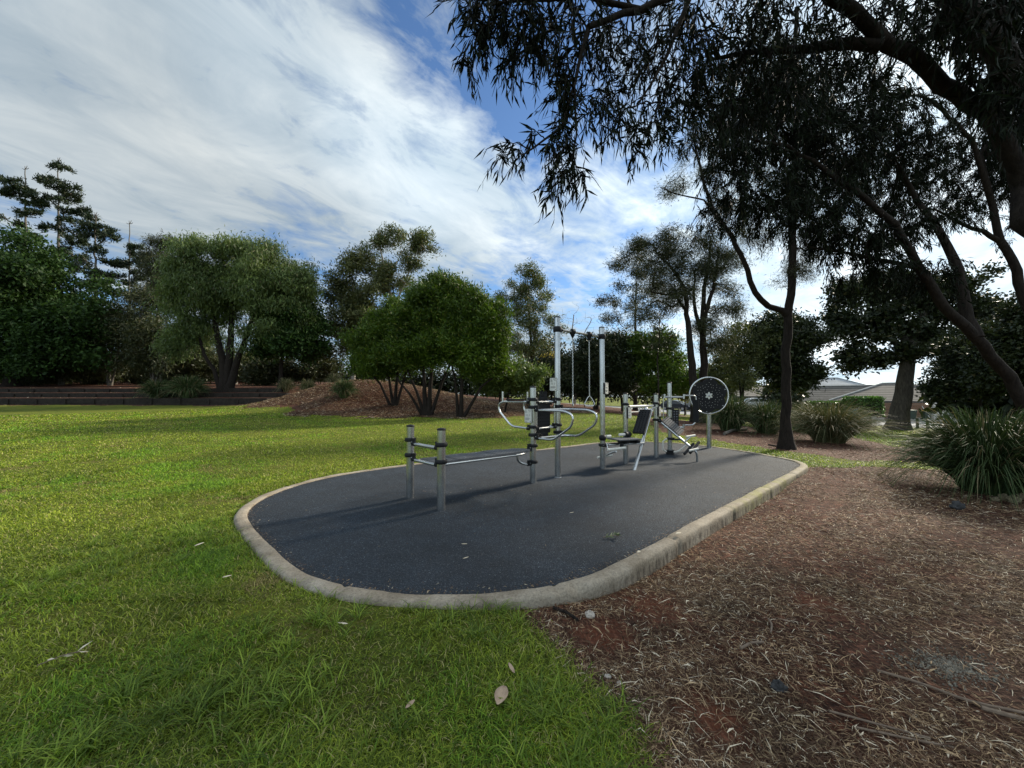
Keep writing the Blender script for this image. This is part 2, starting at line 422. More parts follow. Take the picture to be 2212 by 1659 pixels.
def ground():
    radii = [0.05, .3, .55]
    r = .75
    while r < 125: radii.append(r); r *= 1.0125 if r < 70 else 1.05
    radii += [150, 200, 300, 480]
    A = np.concatenate([np.arange(-72, 72.01, .33), np.arange(76, 288, 6.)])
    A = np.radians(A); nA = len(A); nR = len(radii)
    rr = np.array(radii)
    X = rr[:, None]*np.sin(A)[None]; Yg = rr[:, None]*np.cos(A)[None]
    Z = gz(X.ravel(), Yg.ravel())
    V = np.c_[X.ravel(), Yg.ravel(), Z]
    i = np.arange(nR-1)[:, None]; j = np.arange(nA)[None]; j2 = (j+1) % nA
    Q = np.stack([i*nA+j, i*nA+j2, (i+1)*nA+j2, (i+1)*nA+j], axis=2).reshape(-1, 4)[:, ::-1]
    c = V[Q].mean(axis=1)
    reg = region(c[:, 0], c[:, 1])
    for code, nm, mt in ((0, 'lawn', M['lawn']), (1, 'mulch_bed', M['mulch']), (2, 'road', M['asphalt']), (3, 'driveway', M['path'])):
        q = Q[(reg == code) | ((reg == 4) if code == 0 else False)]
        if len(q) == 0: continue
        ids, inv = np.unique(q, return_inverse=True)
        VV = V[ids].copy()
        o = np_mesh(nm, VV, inv.reshape(-1, 4), mt, smooth=True); tag(o, kind='structure')
ground()
# ------------------------------------------------------------------ rubber pad with gentle rises round the posts
POSTS = {1:(885.5,1079),2:(952.5,1105),3:(1151.5,1045),4:(1205,1032),5:(1302,1014),6:(1352,1004),7:(1418,990),8:(1447.5,983),9:(1532,968)}
PB = {k: G0(u, v) for k, (u, v) in POSTS.items()}
def pad():
    n = len(PAD); c = PAD.mean(axis=0); rings = 70
    V = []
    for k in range(rings+1):
        t = 1-k/rings
        V.append(c+(PAD-c)*max(t, 1e-4))
    V = np.vstack(V)
    z = np.zeros(len(V))+.004
    for k, p in PB.items():
        d = np.hypot(V[:, 0]-p.x, V[:, 1]-p.y); z += .022*np.exp(-(d/.28)**2)
    z += .006*np.sin(V[:, 0]*2.1+V[:, 1])*np.sin(V[:, 1]*1.7)
    edge = np.minimum.reduce([np.hypot(V[:, 0]-q[0], V[:, 1]-q[1]) for q in PAD[::9]])
    z = z*np.clip(edge/.5, 0, 1)-.004
    i = np.arange(rings)[:, None]; j = np.arange(n)[None]; j2 = (j+1) % n
    Q = np.stack([i*n+j, i*n+j2, (i+1)*n+j2, (i+1)*n+j], axis=2).reshape(-1, 4)
    area = .5*np.sum(PAD[:, 0]*np.roll(PAD[:, 1], -1)-np.roll(PAD[:, 0], -1)*PAD[:, 1])
    if area < 0: Q = Q[:, ::-1]
    tag(np_mesh('rubber_pad', np.c_[V, z], Q, M['rubber'], smooth=True), kind='structure')
pad()
def kerb():
    n = len(PAD)
    prof = [(0, -.05), (0, .004), (.010, .012), (.055, .014), (.096, .012), (.113, .007), (.124, -.004), (.129, -.02), (.131, -.06), (.136, -.19)]
    s = np.r_[0, np.cumsum(np.linalg.norm(np.diff(PAD, axis=0), axis=1))]
    rough = np.sin(s*5.3)*.003+np.sin(s*13.1+1)*.002
    rng = np.random.default_rng(3)
    joints = np.zeros(n)
    # poured sections with joints and two cracks
    for js in np.arange(1.1, s[-1], 1.55): joints[np.argmin(abs(s-js))] = 1
    rows = []
    for h, z in prof:
        dz = rough+rng.normal(0, .0012, n)-joints*(.016 if z > -.05 else 0)
        o = h+(rng.normal(0, .0012, n) if h > .1 else 0)-joints*(.012 if h > .1 else 0)
        rows.append(np.c_[PAD+PN*np.reshape(o, (-1, 1)), z+dz*(1 if z > -.1 else 0)])
    V = np.vstack(rows); m = len(prof)
    # a broken corner on the near side and one by the lawn
    for (u, v, rad, dep) in ((1253, 1277, .095, .05), (640, 1263, .07, .035)):
        c = G0(u, v)
        d = np.hypot(V[:, 0]-c.x, V[:, 1]-c.y); w = np.clip(1-d/rad, 0, 1)**.6
        V[:, 2] -= w*(dep+rng.normal(0, .008, len(V)))*(V[:, 2] > -.1)
    i = np.arange(m-1)[:, None]; j = np.arange(n)[None]; j2 = (j+1) % n
    Q = np.stack([i*n+j, (i+1)*n+j, (i+1)*n+j2, i*n+j2], axis=2).reshape(-1, 4)
    area = .5*np.sum(PAD[:, 0]*np.roll(PAD[:, 1], -1)-np.roll(PAD[:, 0], -1)*PAD[:, 1])
    if area < 0: Q = Q[:, ::-1]
    o = np_mesh('concrete_kerb', V, Q, M['concrete'], smooth=True); tag(o, kind='structure')
kerb()
# ------------------------------------------------------------------ exercise equipment
PR = .052
def post(n, h, parent, name='post'):
    p = PB[n]; b = MB()
    b.lathe((p.x, p.y, -.05), [(PR, 0), (PR, h+.045)], 24)
    o = b.build(name, M['steel'], parent)
    MB().lathe((p.x, p.y, h-.006), [(PR+.002, 0), (PR+.003, .012), (PR-.004, .022), (.02, .028)], 24).build('cap', M['plastic'], o)
    MB().lathe((p.x, p.y, -.02), [(PR+.02, 0), (PR+.02, .032), (PR+.012, .036), (PR, .036)], 24).build('base_ring', M['steel'], o)
    return o
def clamp(n, z, dirs, parent, drop=.05, rad=None):
    """collar round a post with a lug towards each direction; the lug drops to the bar below it"""
    p = PB[n] if isinstance(n, int) else Vector(n); b = MB()
    q = rad or PR
    b.lathe((p.x, p.y, z-.026), [(q+.001, 0), (q+.018, .002), (q+.024, .014), (q+.024, .036), (q+.016, .05), (q+.001, .054)], 24)
    bolts = []
    for d in dirs:
        d = Vector((d[0], d[1], 0)).normalized(); s = d.cross(Vector((0, 0, 1)))
        c = Vector((p.x, p.y, z))+d*(q+.028)
        b.box(c+Vector((0, 0, -drop*.35)), .03, .024, .03+drop*.35, d, s, (0, 0, 1), .01)
        if drop > 0: b.tube([c+d*.012+Vector((0, 0, -drop))-d*.03, c+d*.012+Vector((0, 0, -drop))+d*.03], .029, 12)
        for sg in (-1, 1): bolts.append(c+s*.025*sg+Vector((0, 0, -drop*.5)))
    o = b.build('clamp', M['plastic'], parent)
    for q_ in bolts: MB().ball(q_, .0075, 8, 5).build('bolt', M['chrome'], o)
    return o
def lug(p, q):   # unit horizontal direction from post p to q
    a = PB[p]; b = PB[q] if isinstance(q, int) else Vector(q)
    d = Vector((b.x-a.x, b.y-a.y, 0)); return d.normalized()
def bar(pts, r, parent, name, mat=None, n=12): return MB().tube(pts, r, n).build(name, mat or M['chrome'], parent)
def sign(c, nrm, w, h, parent):
    c = Vector(c); N = Vector(nrm).normalized(); X = Vector((0, 0, 1)).cross(N).normalized(); Z = Vector((0, 0, 1))
    o = MB().box(c, w/2, h/2, .004, X, Z, N, .012).build('instruction_sign', M['signp'], parent)
    MB().box(c-N*.006, w/2+.004, h/2+.004, .0045, X, Z, N, .014).build('sign_back', M['edge'], o)
    b = MB(); f = c+N*.0052
    rng = random.Random(int(abs(c.x)*1000))
    def dash(x0, x1, y, t): b.box(f+X*((x0+x1)/2*w)+Z*(y*h), abs(x1-x0)/2*w, t*h, .0008, X, Z, N)
    dash(-.42, -.22, .415, .018)                                   # small heading, top left
    for k, (a, d_) in enumerate(((.02, .09), (.11, .15), (.19, .25), (.29, .36))): dash(a, d_, .42+(.012 if k % 2 else -.01), .026)
    for k in range(4): dash(-.42, -.42+rng.uniform(.18, .34), .33-.035*k, .007)
    for k in range(2): dash(.1, .1+rng.uniform(.15, .28), .33-.05*k, .007)
    # a pair of stick figures doing the exercise
    for x, l in ((-.3, .10), (-.12, .12), (.18, .13)):
        b.box(f+X*(x*w)+Z*(.02*h), .012*w, l*h*.5, .0008, X, Z, N)
        b.box(f+X*((x+.05)*w)+Z*((.02+l*.2)*h), .06*w, .008*h, .0008, X, (Z+X*.5).normalized(), N)
        b.ball(f+X*(x*w)+Z*((.04+l*.6)*h), .004, 8, 5, (1, 1, 1))
    for k in range(5): dash(-.42, rng.uniform(.05, .36), -.16-.035*k, .006)
    dash(-.42, -.12, -.42, .006); dash(-.42, -.16, -.45, .006)
    b.slab(f+X*(.3*w)+Z*(-.41*h), [(-.07*w, -.03*h), (.07*w, -.03*h), (.07*w, .01*h), (0, .045*h), (-.04*w, .0*h)], .0008, X, Z, N)
    b.build('print', M['print'], o, smooth=False)
    return o
UPV = Vector((0, 0, 1))
# ---- frame A: sit-up bench, dip bars and ring frame on five posts
fa = empty('multi_gym', PB[3], 'long steel exercise frame of five posts with sit-up bench, dip bars and ring crossbar', 'fitness frame', 'outdoor gym stations on the rubber pad')
for n, h in ((1, .985), (2, .985), (3, 1.53), (4, 2.745), (5, 2.70)): post(n, h, fa)
d12 = lug(1, 2); ax = (PB[3]-(PB[1]+PB[2])/2); ax.z = 0; blen = ax.length; ax.normalize(); sx = ax.cross(UPV)
ZB = .565
for n, dd in ((1, d12), (2, -d12)):
    clamp(n, .805, [dd], fa, .05); clamp(n, .60, [dd], fa, .05)
def off(n, d, r, z): return Vector((PB[n].x, PB[n].y, z))+Vector((d[0], d[1], 0))*r
bar([off(1, d12, .085, .755), off(2, -d12, .085, .755)], .024, fa, 'foot_rail', M['steel'])
bar([off(1, d12, .085, .545), off(2, -d12, .085, .545)], .022, fa, 'cross_rail', M['steel'])
mid12 = (PB[1]+PB[2])/2; tip = Vector((PB[3].x, PB[3].y, 0))-ax*.085
for sg in (1, -1):
    a = mid12+ax*.03+sx*sg*.215+UPV*.527; b_ = mid12+ax*(blen-.36)+sx*sg*.2+UPV*.527
    bar(rounded([a, b_, tip-ax*.08+sx*sg*.03+UPV*.535, tip+UPV*.54], .12), .017, fa, 'side_rail')
nx_, cell = 6, .0545
for k in range(5):
    L = nx_*cell; st = .035+k*(L+.006)
    ny_ = 8 if k < 4 else 6
    O = mid12+ax*st-sx*(ny_*cell/2)+UPV*(ZB+.006*(k % 2))
    b = MB(); b.perf(O, ax, sx, UPV, nx_ if k < 4 else 5, ny_, cell, .0185, .028)
    if k == 4:
        e = O+ax*5*cell
        for q in range(2):
            n2 = 5 if q == 0 else 3
            b.perf(mid12+ax*(st+(5+q)*cell)-sx*(n2*cell/2)+UPV*ZB, ax, sx, UPV, 1, n2, cell, .0185, .028)
    pl = b.build('bench_plate', M['board'], fa, smooth=False)
    MB().box(mid12+ax*(st+(L if k < 4 else 5*cell)/2)+UPV*(ZB-.015), (L if k < 4 else 5*cell)/2-.004, ny_*cell/2-.004, .010, ax, sx, UPV).build('hole_liner', M['plastic'], pl)  # black sheet close under the top, added so the holes look shaded
    for sg in (1, -1): MB().ball(mid12+ax*(st+L*.5)+sx*sg*.11+UPV*(ZB+.008), .011, 8, 5, (1, 1, .5)).build('bolt', M['chrome'], pl)
clamp(3, .605, [-ax], fa, .06); clamp(3, .35, [-ax], fa, .03)
bar(rounded([tip-ax*.24+UPV*.52, tip-ax*.24+UPV*.40, tip-ax*.13+UPV*.335, tip+UPV*.315], .14), .019, fa, 'brace')
# dip station between posts 3 and 4
d34 = lug(3, 4); outv = Vector((d34.y, -d34.x, 0))          # to the right and nearer
for n, sgn in ((3, 1), (4, -1)):
    inn = d34*sgn
    clamp(n, 1.337, [-outv, inn], fa, .04); clamp(n, 1.215, [outv], fa, .045)
    clamp(n, .90, [-outv, inn], fa, .03); clamp(n, .775, [outv], fa, .045)
def loop(base, dv, prof): return [Vector((base.x, base.y, 0))+dv*s+UPV*z for s, z in prof]
LP = [(.07, 1.297), (.69, 1.297), (.80, 1.25), (.785, 1.13), (.49, .885), (.07, .868)]
for n in (3, 4): bar(rounded(loop(PB[n], -outv, LP), .10, 6), .0175, fa, 'arm_loop')
RP = [(.08, 1.17), (.63, 1.17), (.79, 1.11), (.755, .95), (.42, .735), (.30, .725), (.08, .73)]
bar(rounded(loop(PB[3], outv, RP), .12, 6), .0175, fa, 'dip_bar')
q0 = off(3, outv, .09, 0); q1 = off(4, outv, .19, 0)
far = [q0+UPV*1.17]+[off(4, outv, .19, 1.172)]+loop(PB[4], outv, RP[1:-1][:4])+[off(4, outv, .19, .735), q0+d34*.08+UPV*.73]
bar(rounded(far, .10, 6), .0175, fa, 'dip_bar')
for n, z in ((4, 1.17), (4, .73)): bar([off(n, outv, .06, z), off(n, outv, .2, z)], .0175, fa, 'stub')
for n in (3, 4):
    h0 = off(n, -outv, .70, 1.30)
    bar([h0, h0+UPV*.17], .0165, fa, 'hand_grip')
    MB().box(off(n, -outv, .40, 1.332), .19, .035, .013, -outv, d34, UPV, .012).build('arm_pad', M['plastic'], fa)
bar([off(3, d34, .08, 1.297), off(4, -d34, .08, 1.297)], .0175, fa, 'cross_rail')
bar([off(3, d34, .08, .868), off(4, -d34, .08, .868)], .0175, fa, 'cross_rail')
for t, nn in ((.09, 3), (-.09, 4)):
    bar([off(nn, d34, t, 1.29), off(nn, d34, t, .87)], .011, fa, 'upright')
pc = (PB[3]+PB[4])/2-outv*.04; pc.z = 0
pb = MB(); pb.perf(pc-d34*.165+UPV*1.27, d34, -UPV, outv, 6, 9, .055, .0105, .03)
pb.perf(pc-d34*.0825+UPV*1.47, d34, -UPV, outv, 3, 3, .055, .0105, .03)
pb.perf(pc-d34*.11+UPV*.775, d34, -UPV, outv, 4, 1, .055, .0105, .03)
pb.box(pc+UPV*1.29-outv*.016, .06, .022, .012, d34, UPV, outv)
pb.build('back_pad', M['plastic'], fa, smooth=False)
sign(off(3, Vector((-.45, -.89, 0)).normalized(), .075, 0)+Vector((-.045, .0, 1.4-(899.-855)/F*6.0)), (-.30, -.95, 0), .113, .213, fa)
sign(off(4, Vector((-.45, -.89, 0)).normalized(), .075, 0)+Vector((-.045, .0, 1.4+(855-830.6)/F*6.5)), (-.30, -.95, 0), .118, .216, fa)
sign(off(5, Vector((.8, -.6, 0)).normalized(), .07, 0)+Vector((.02, 0, 1.4+(855-839.3)/F*7.25)), (.78, -.62, 0), .125, .21, fa)
# crossbar with ring hangers
d45 = lug(4, 5)
for n, z, dd in ((4, 2.54, d45), (5, 2.525, -d45)):
    p = PB[n]; b = MB()
    b.lathe((p.x, p.y, z-.05), [(PR+.001, 0), (PR+.014, .004), (PR+.022, .03), (PR+.022, .07), (PR+.014, .096), (PR+.001, .1)], 24)
    c = Vector((p.x, p.y, z))+dd*.075
    b.tube([c-dd*.03, c+dd*.035], [.044, .036], 16)
    b.build('clamp', M['plastic'], fa)
A4 = off(4, d45, .06, 2.54); A5 = off(5, -d45, .06, 2.525)
bar([A4, A5], .0225, fa, 'crossbar', M['steel'])
HANG = []
for t in (.30, .715):
    p = A4.lerp(A5, t); HANG.append(p)
    b = MB(); b.tube([p-d45*.026, p+d45*.026], .056, 18)
    b.tube([p, p-UPV*.06, p-UPV*.105], [.045, .036, .014], 14)
    b.build('hanger', M['plastic'], fa)
p5 = PB[5]
MB().ball((p5.x, p5.y-.012, .60), .072, 16, 10, (1, 1, .9)).build('hub', M['plastic'], fa)
sdir = Vector((.92, .39, 0)).normalized()
clamp(5, .462, [sdir, Vector((.3, -.95, 0))], fa, .0)
# ---- chains with triangular rings
def ring_set(top, bottom_z, facing, label):
    base = Vector((top.x, top.y, bottom_z))
    e = empty('gym_ring', base, label, 'gym ring', 'triangular hand rings on chains')
    z0 = top.z-.10; z1 = bottom_z+.215
    nl = int((z0-z1)/.0265)
    b = MB()
    for k in range(nl+1):
        zc = z0-(z0-z1)*k/nl; w, h = .0085, .019
        dx = Vector((1, 0, 0)) if k % 2 else Vector((0, 1, 0))
        dx = (dx+Vector((.4, -.3, 0))).normalized()
        pts = [Vector((top.x, top.y, zc))+dx*w*math.cos(R(a))+UPV*h*math.sin(R(a)) for a in range(0, 360, 45)]
        b.tube(pts, .0036, 5, closed=True)
    b.build('chain', M['chrome'], e)
    f = Vector(facing).normalized(); c = Vector((top.x, top.y, 0))
    MB().tube([c+UPV*(z1+.0), c+UPV*(z1-.03)], .010, 10).build('swivel', M['chrome'], e)
    tri = rounded([c+UPV*(bottom_z+.185), c+f*.03+UPV*(bottom_z+.16), c+f*.093+UPV*(bottom_z+.04), c+f*.07+UPV*bottom_z, c-f*.07+UPV*bottom_z, c-f*.093+UPV*(bottom_z+.04), c-f*.03+UPV*(bottom_z+.16)], .045, 4)
    MB().tube(tri, .0095, 10, closed=True).build('hand_ring', M['chrome'], e)
ring_set(HANG[0], 1.215, (.25, 1, 0), 'steel hand ring seen edge-on, on the chain nearer the tall post with the grey sign')
ring_set(HANG[1], 1.205, (1, -.1, 0), 'triangular steel hand ring seen face-on, on the chain nearer the cream sign')
# ---- frame B: seat with reclined back, pull bar and slanted board on two posts
fb = empty('exercise_bench', PB[6], 'steel workout seat with reclined black back, pull bar and slanted board on two posts', 'fitness bench', 'outdoor gym stations on the rubber pad')
post(6, 1.432, fb); post(7, 1.425, fb)
d67 = lug(6, 7)
clamp(6, 1.225, [d67], fb, .045); clamp(7, 1.225, [-d67], fb, .045)
bar([off(6, d67, .07, 1.175), off(7, -d67, .07, 1.175)], .024, fb, 'pull_bar', M['white'])
def mb(t, z): return off(6, d67, .0, z).lerp(off(7, d67, 0, z), t)
bar(rounded([mb(.10, 1.055), mb(.42, 1.06), mb(.455, 1.16)], .06), .0125, fb, 'hand_grip', M['white'])
bar(rounded([mb(.52, 1.16), mb(.555, 1.06), mb(.86, 1.055), mb(.90, 1.16)], .06), .0125, fb, 'hand_grip', M['white'])
l0 = G0(1370.4, 1014.7); lv = Vector((.66, .92, 1.07)); ltop = l0+lv*1.02
bar([l0-lv*.03, ltop], [.033, .030], fb, 'leaning_tube', M['steel'], 16)
MB().tube([ltop-lv*.02, ltop+Vector((.02, .03, .02)), ltop+Vector((.14, .10, .06))], .016, 10).build('tube_link', M['chrome'], fb)
T = lv.normalized(); Hh = Vector((.81, -.58, 0)).normalized(); N = Hh.cross(T).normalized()
if N.z < 0: N = -N
pcn = l0+lv*.77-Hh*.105+N*.05
bp = MB(); bp.perf(pcn-T*.33-Hh*.12+N*.02, T, Hh, N, 11, 4, .06, .013, .04); bp.build('back_pad', M['plastic'], fb, smooth=False)
MB().ball(ltop+Vector((-.10, .05, .01)), .055, 12, 8, (.9, .9, 1)).build('head_roll', M['steel'], fb)
seat0 = Vector((p5.x, p5.y, 0))+sdir*.09; seatE = l0+lv*.445; seatE2 = Vector((seatE.x, seatE.y, .455))
for sg in (-.05, .05):
    pr = sdir.cross(UPV)*sg
    bar([seat0+pr+UPV*.462, seatE2+pr+UPV*.0], .018, fb, 'seat_rail')
MB().tube([seatE-T*.05, seatE+T*.05], .045, 16).build('tube_sleeve', M['chrome'], fb)
ps = sdir.cross(UPV)
sp = MB(); sp.perf(seat0+sdir*.16-ps*.19+UPV*.565, sdir, ps, UPV, 11, 8, .0475, .012, .022); sq = sp.build('seat_plate', M['board'], fb, smooth=False); MB().box(seat0+sdir*(.16+.261)+UPV*.553, .25, .18, .007, sdir, ps, UPV).build('hole_liner', M['plastic'], sq)  # the seat's black sheet stands in for shade inside its holes
for t in (.30, .56): MB().box(seat0+sdir*(t+.1)+UPV*.502, .035, .14, .028, sdir, ps, UPV, .008).build('seat_bracket', M['plastic'], fb)
def zz(px, py, Y): return P(1278.7+px*.1215, 817.9+py*.1215, Y)
def roller(a, b, r, parent, mat=None, name='foot_roller'):
    a = Vector(a); b = Vector(b); d = (b-a).normalized(); L = (b-a).length
    return MB().lathe(a, [(r*.7, 0), (r, .008), (r, L-.008), (r*.7, L)], 16, d).build(name, mat or M['white'], parent)
roller(zz(282, 1268, 7.15), zz(598, 1228, 7.35), .026, fb)
roller(zz(100, 1405, 7.45), zz(360, 1360, 7.65), .024, fb)
bar(rounded([zz(235, 1378, 7.55), zz(320, 1325, 7.45), zz(430, 1295, 7.35)], .1), .018, fb, 'roller_arm')
bar([zz(285, 1262, 7.2), zz(262, 1150, 7.25)], .010, fb, 'roller_arm')
MB().box(zz(528, 1185, 7.35), .03, .03, .04, bev=.008).build('roller_bracket', M['plastic'], fb)
roller(zz(250, 1030, 7.40), zz(332, 1022, 7.48), .030, fb)
roller(zz(478, 1000, 7.70), zz(590, 992, 7.72), .030, fb)
MB().tube([zz(590, 990, 7.70), zz(655, 990, 7.85)], [.05, .062], 18).build('roller_hub', M['plastic'], fb)
sign(off(6, Vector((.8, -.6, 0)).normalized(), .07, 0)+Vector((.02, 0, 1.4-(892.6-855)/F*7.75)), (.72, -.70, 0), .125, .215, fb)
sign(off(7, Vector((.8, -.6, 0)).normalized(), .07, 0)+Vector((.02, 0, 1.4-(889.6-855)/F*8.55)), (.80, -.60, 0), .125, .212, fb)
# slanted board
R0 = Vector((PB[7].x, PB[7].y, .82))+Vector((.08, -.04, 0)); R1 = zz(1752, 1215, 8.3); rd = (R1-R0).normalized()
hp = Vector((rd.y, -rd.x, 0)).normalized(); hp = hp if hp.y > 0 else -hp
nb = hp.cross(rd); nb = nb if nb.z > 0 else -nb
clamp(7, .86, [rd], fb, .03)
bar([R0-rd*.05, R1], .024, fb, 'slanted_rail')
ib = MB(); hq = (Vector((.96, .28, 0))-rd*Vector((.96, .28, 0)).dot(rd)).normalized(); nq = rd.cross(hq); nq = nq if nq.z > 0 else -nq
ib.perf(R0+rd*.02+nq*.05, rd, hq, nq, 10, 5, .046, .0145, .022); ib.build('slanted_board', M['board'], fb, smooth=False)
roller(zz(1672, 1036, 8.25), zz(1834, 1008, 8.35), .024, fb)
roller(zz(1725, 1282, 8.1), zz(1890, 1246, 8.2), .024, fb)
bar(rounded([zz(1745, 1040, 8.28), zz(1690, 1085, 8.28), zz(1655, 1135, 8.3)], .05), .018, fb, 'roller_arm')
roller(zz(1640, 1345, 8.05), zz(1808, 1155, 8.25), .028, fb, M['plastic'])
roller(zz(1742, 1325, 8.15), zz(1905, 1128, 8.4), .028, fb, M['plastic'])
bar(rounded([zz(1752, 1215, 8.3), zz(1830, 1272, 8.2), zz(1866, 1335, 8.2), Vector((zz(1872, 1475, 8.2).x, 8.2, -.02))], .12), .022, fb, 'front_leg', M['steel'])
# ---- frame C: swinging pads on the eighth post
fc = empty('swing_pad_station', PB[8], 'steel post with black swinging pads and a looped foot bar, before the black trunk', 'fitness station', 'outdoor gym stations on the rubber pad')
post(8, 1.70, fc)
Y8 = PB[8].y
def c8(px, py, dy=0): return zz(px, py, Y8+dy)
for py in (530, 718, 1065): clamp(8, c8(1390, py).z, [Vector((.6, -.8, 0))], fc, 0)
bar([c8(1280, 330, -.05), c8(1640, 330, -.05)], .022, fc, 'top_arm'); bar([c8(1280, 865, -.05), c8(1640, 865, -.05)], .022, fc, 'bottom_arm')
for px, a, b_ in ((1290, 275, 345), (1633, 278, 360), (1628, 808, 890)):
    bar([c8(px, a, -.05), c8(px, b_, -.05)], .026, fc, 'pivot', M['steel'])
bar([c8(1270, 340, -.05), c8(1270, 700, -.05), c8(1285, 860, -.05)], .012, fc, 'upright')
bar(rounded([c8(1640, 300, -.05), c8(1840, 302, -.05), c8(1850, 400, -.05)], .09), .016, fc, 'swing_arm')
bar(rounded([c8(1640, 825, -.05), c8(1800, 825, -.05), c8(1848, 760, -.05)], .09), .016, fc, 'swing_arm')
for px, py0, py1, hw, t in ((1845, 375, 770, 52, 0), (1435, 545, 855, 108, 1)):
    c = c8(px, (py0+py1)/2, -.05 if t == 0 else .12); hz = (c8(px, py0).z-c8(px, py1).z)/2
    hw_ = hw*.1215/F*Y8
    o = MB().box(c, hw_, .02, hz, bev=.015).build('swing_pad', M['plastic'], fc)
    st = MB()
    nxs = 4 if t else 2; nys = 6
    for i in range(nxs):
        for j in range(nys):
            MB().ball(c+Vector(((i-(nxs-1)/2)*hw_*1.7/nxs, -.021, (j-(nys-1)/2)*hz*1.75/nys)), .011, 8, 5, (1, .5, 1)).build('stud', M['steel'] if t else M['plastic'], o)
bar(rounded([c8(1335, 1068, -.1), c8(1262, 1105, -.1), c8(1262, 1270, -.1), c8(1325, 1297, -.1)], .07), .018, fc, 'foot_loop', M['white'])
bar(rounded([c8(1455, 1308, -.1), c8(1545, 1290, -.15), c8(1685, 1175, -.2)], .12), .018, fc, 'foot_loop', M['white'])
MB().box(c8(1545, 1082, .0), .105, .06, .014, bev=.012).build('step_pad', M['plastic'], fc)
pz = c8(1388, 1305).z
MB().lathe((PB[8].x, PB[8].y, pz-.05), [(PR+.002, 0), (PR+.036, .004), (PR+.04, .03), (PR+.03, .05), (PR+.04, .07), (PR+.036, .098), (PR+.002, .1)], 20).build('pivot_hub', M['plastic'], fc)
# ---- wheel
fw = empty('balance_wheel', PB[9], 'black star-shaped disc in a round steel hoop on a single steel post', 'exercise wheel', 'outdoor gym stations on the rubber pad')
WC = P(1531, 854.5, PB[9].y-.12); RW = .482
zt = WC.z-RW+.02
MB().lathe((PB[9].x, PB[9].y, -.05), [(PR+.008, 0), (PR+.008, zt+.35)], 24).build('post', M['steel'], fw)
MB().lathe((PB[9].x, PB[9].y, -.02), [(PR+.03, 0), (PR+.03, .03), (PR+.01, .034)], 24).build('base_ring', M['steel'], fw)
wn = Vector((-.14, -1, .0)).normalized(); wx = Vector((0, 0, 1)).cross(wn).normalized(); wx = -wx if wx.x < 0 else wx
MB().tube([WC+wx*RW*math.cos(R(a))+UPV*RW*math.sin(R(a)) for a in range(0, 360, 5)], .021, 10, closed=True).build('hoop', M['chrome'], fw)
pr_ = []
for a in range(0, 360, 4):
    k = .5+.5*math.cos(R(6*(a-82))); rr_ = RW*(.80+.165*(k**.6 if k > 0 else 0)); pr_.append((rr_*math.cos(R(a)), rr_*math.sin(R(a))))
disc = MB().slab(WC, pr_, .012, wx, UPV, wn).build('disc', M['plastic'], fw)
st = MB()
for k in range(60):
    rr_ = .10+.24*math.sqrt((k+.5)/60)+.02*((k*7) % 3-1); an = k*2.39996
    MB().ball(WC+wn*.013+wx*rr_*math.cos(an)+UPV*rr_*math.sin(an), .0072, 8, 5, (1.2, .5, .7)).build('stud', M['signp'], disc)
for a in range(82, 442, 60): MB().ball(WC+wn*.013+wx*RW*.90*math.cos(R(a))+UPV*RW*.90*math.sin(R(a)), .016, 10, 6, (1, .5, 1)).build('bolt', M['steel'], disc)
hubp = []
for a in range(0, 360, 6): hubp.append(((.078+.02*math.cos(R(6*(a-30))))*math.cos(R(a)), (.078+.02*math.cos(R(6*(a-30))))*math.sin(R(a))))
hb = MB().slab(WC+wn*.017, hubp, .006, wx, UPV, wn).build('hub_plate', M['signp'], disc)
MB().ball(WC+wn*.028, .03, 12, 8, (1, .6, 1)).build('hub_cap', M['steel'], hb)
MB().tube([WC-wn*.01, Vector((PB[9].x, PB[9].y, WC.z))], .04, 14).build('axle', M['plastic'], fw)
# ------------------------------------------------------------------ grass blades, mulch litter, tussocks
def unit(a): return a/np.maximum(np.linalg.norm(a, axis=1, keepdims=True), 1e-9)
def blades(base, az, h, w, lean, curve):
    """three-section grass blades: base (n,3), heading, height, width, lean out, extra bend"""
    n = len(base); d = np.c_[np.cos(az), np.sin(az), np.zeros(n)]; s = np.c_[-d[:, 1], d[:, 0], np.zeros(n)]
    up = np.array([[0, 0, 1.]])
    hw = (w/2)[:, None]; H = h[:, None]
    m1 = base+d*H*(lean*.35)[:, None]+up*H*.5
    m2 = base+d*H*(lean*.8+curve*.3)[:, None]+up*H*(.86-.1*curve)[:, None]
    tp = base+d*H*(lean*1.15+curve*.75)[:, None]+up*H*(1.02-.45*curve)[:, None]
    V = np.stack([base-s*hw, base+s*hw, m1-s*hw*.9, m1+s*hw*.9, m2-s*hw*.6, m2+s*hw*.6, tp-s*hw*.08, tp+s*hw*.08], axis=1).reshape(-1, 3)
    o = (np.arange(n)*8)[:, None, None]
    Q = (o+np.array([[0, 1, 3, 2], [2, 3, 5, 4], [4, 5, 7, 6]])[None]).reshape(-1, 4)
    return V, Q
def nz2(x, y, s):
    return (np.sin(x*s+1.7*np.sin(y*s*.7+.3))+np.sin(y*s*1.3+1.9*np.sin(x*s*.8+1.1))+.7*np.sin((x+y)*s*2.3+np.sin(x*s*1.7))+.5*np.sin((x-y)*s*3.9+1))/3.2
def scatter(n, v0, v1, p=1.0):
    u = RNG.uniform(-260, 2470, n); v = v0+(v1-v0)*RNG.uniform(0, 1, n)**p
    return gp(u, v)
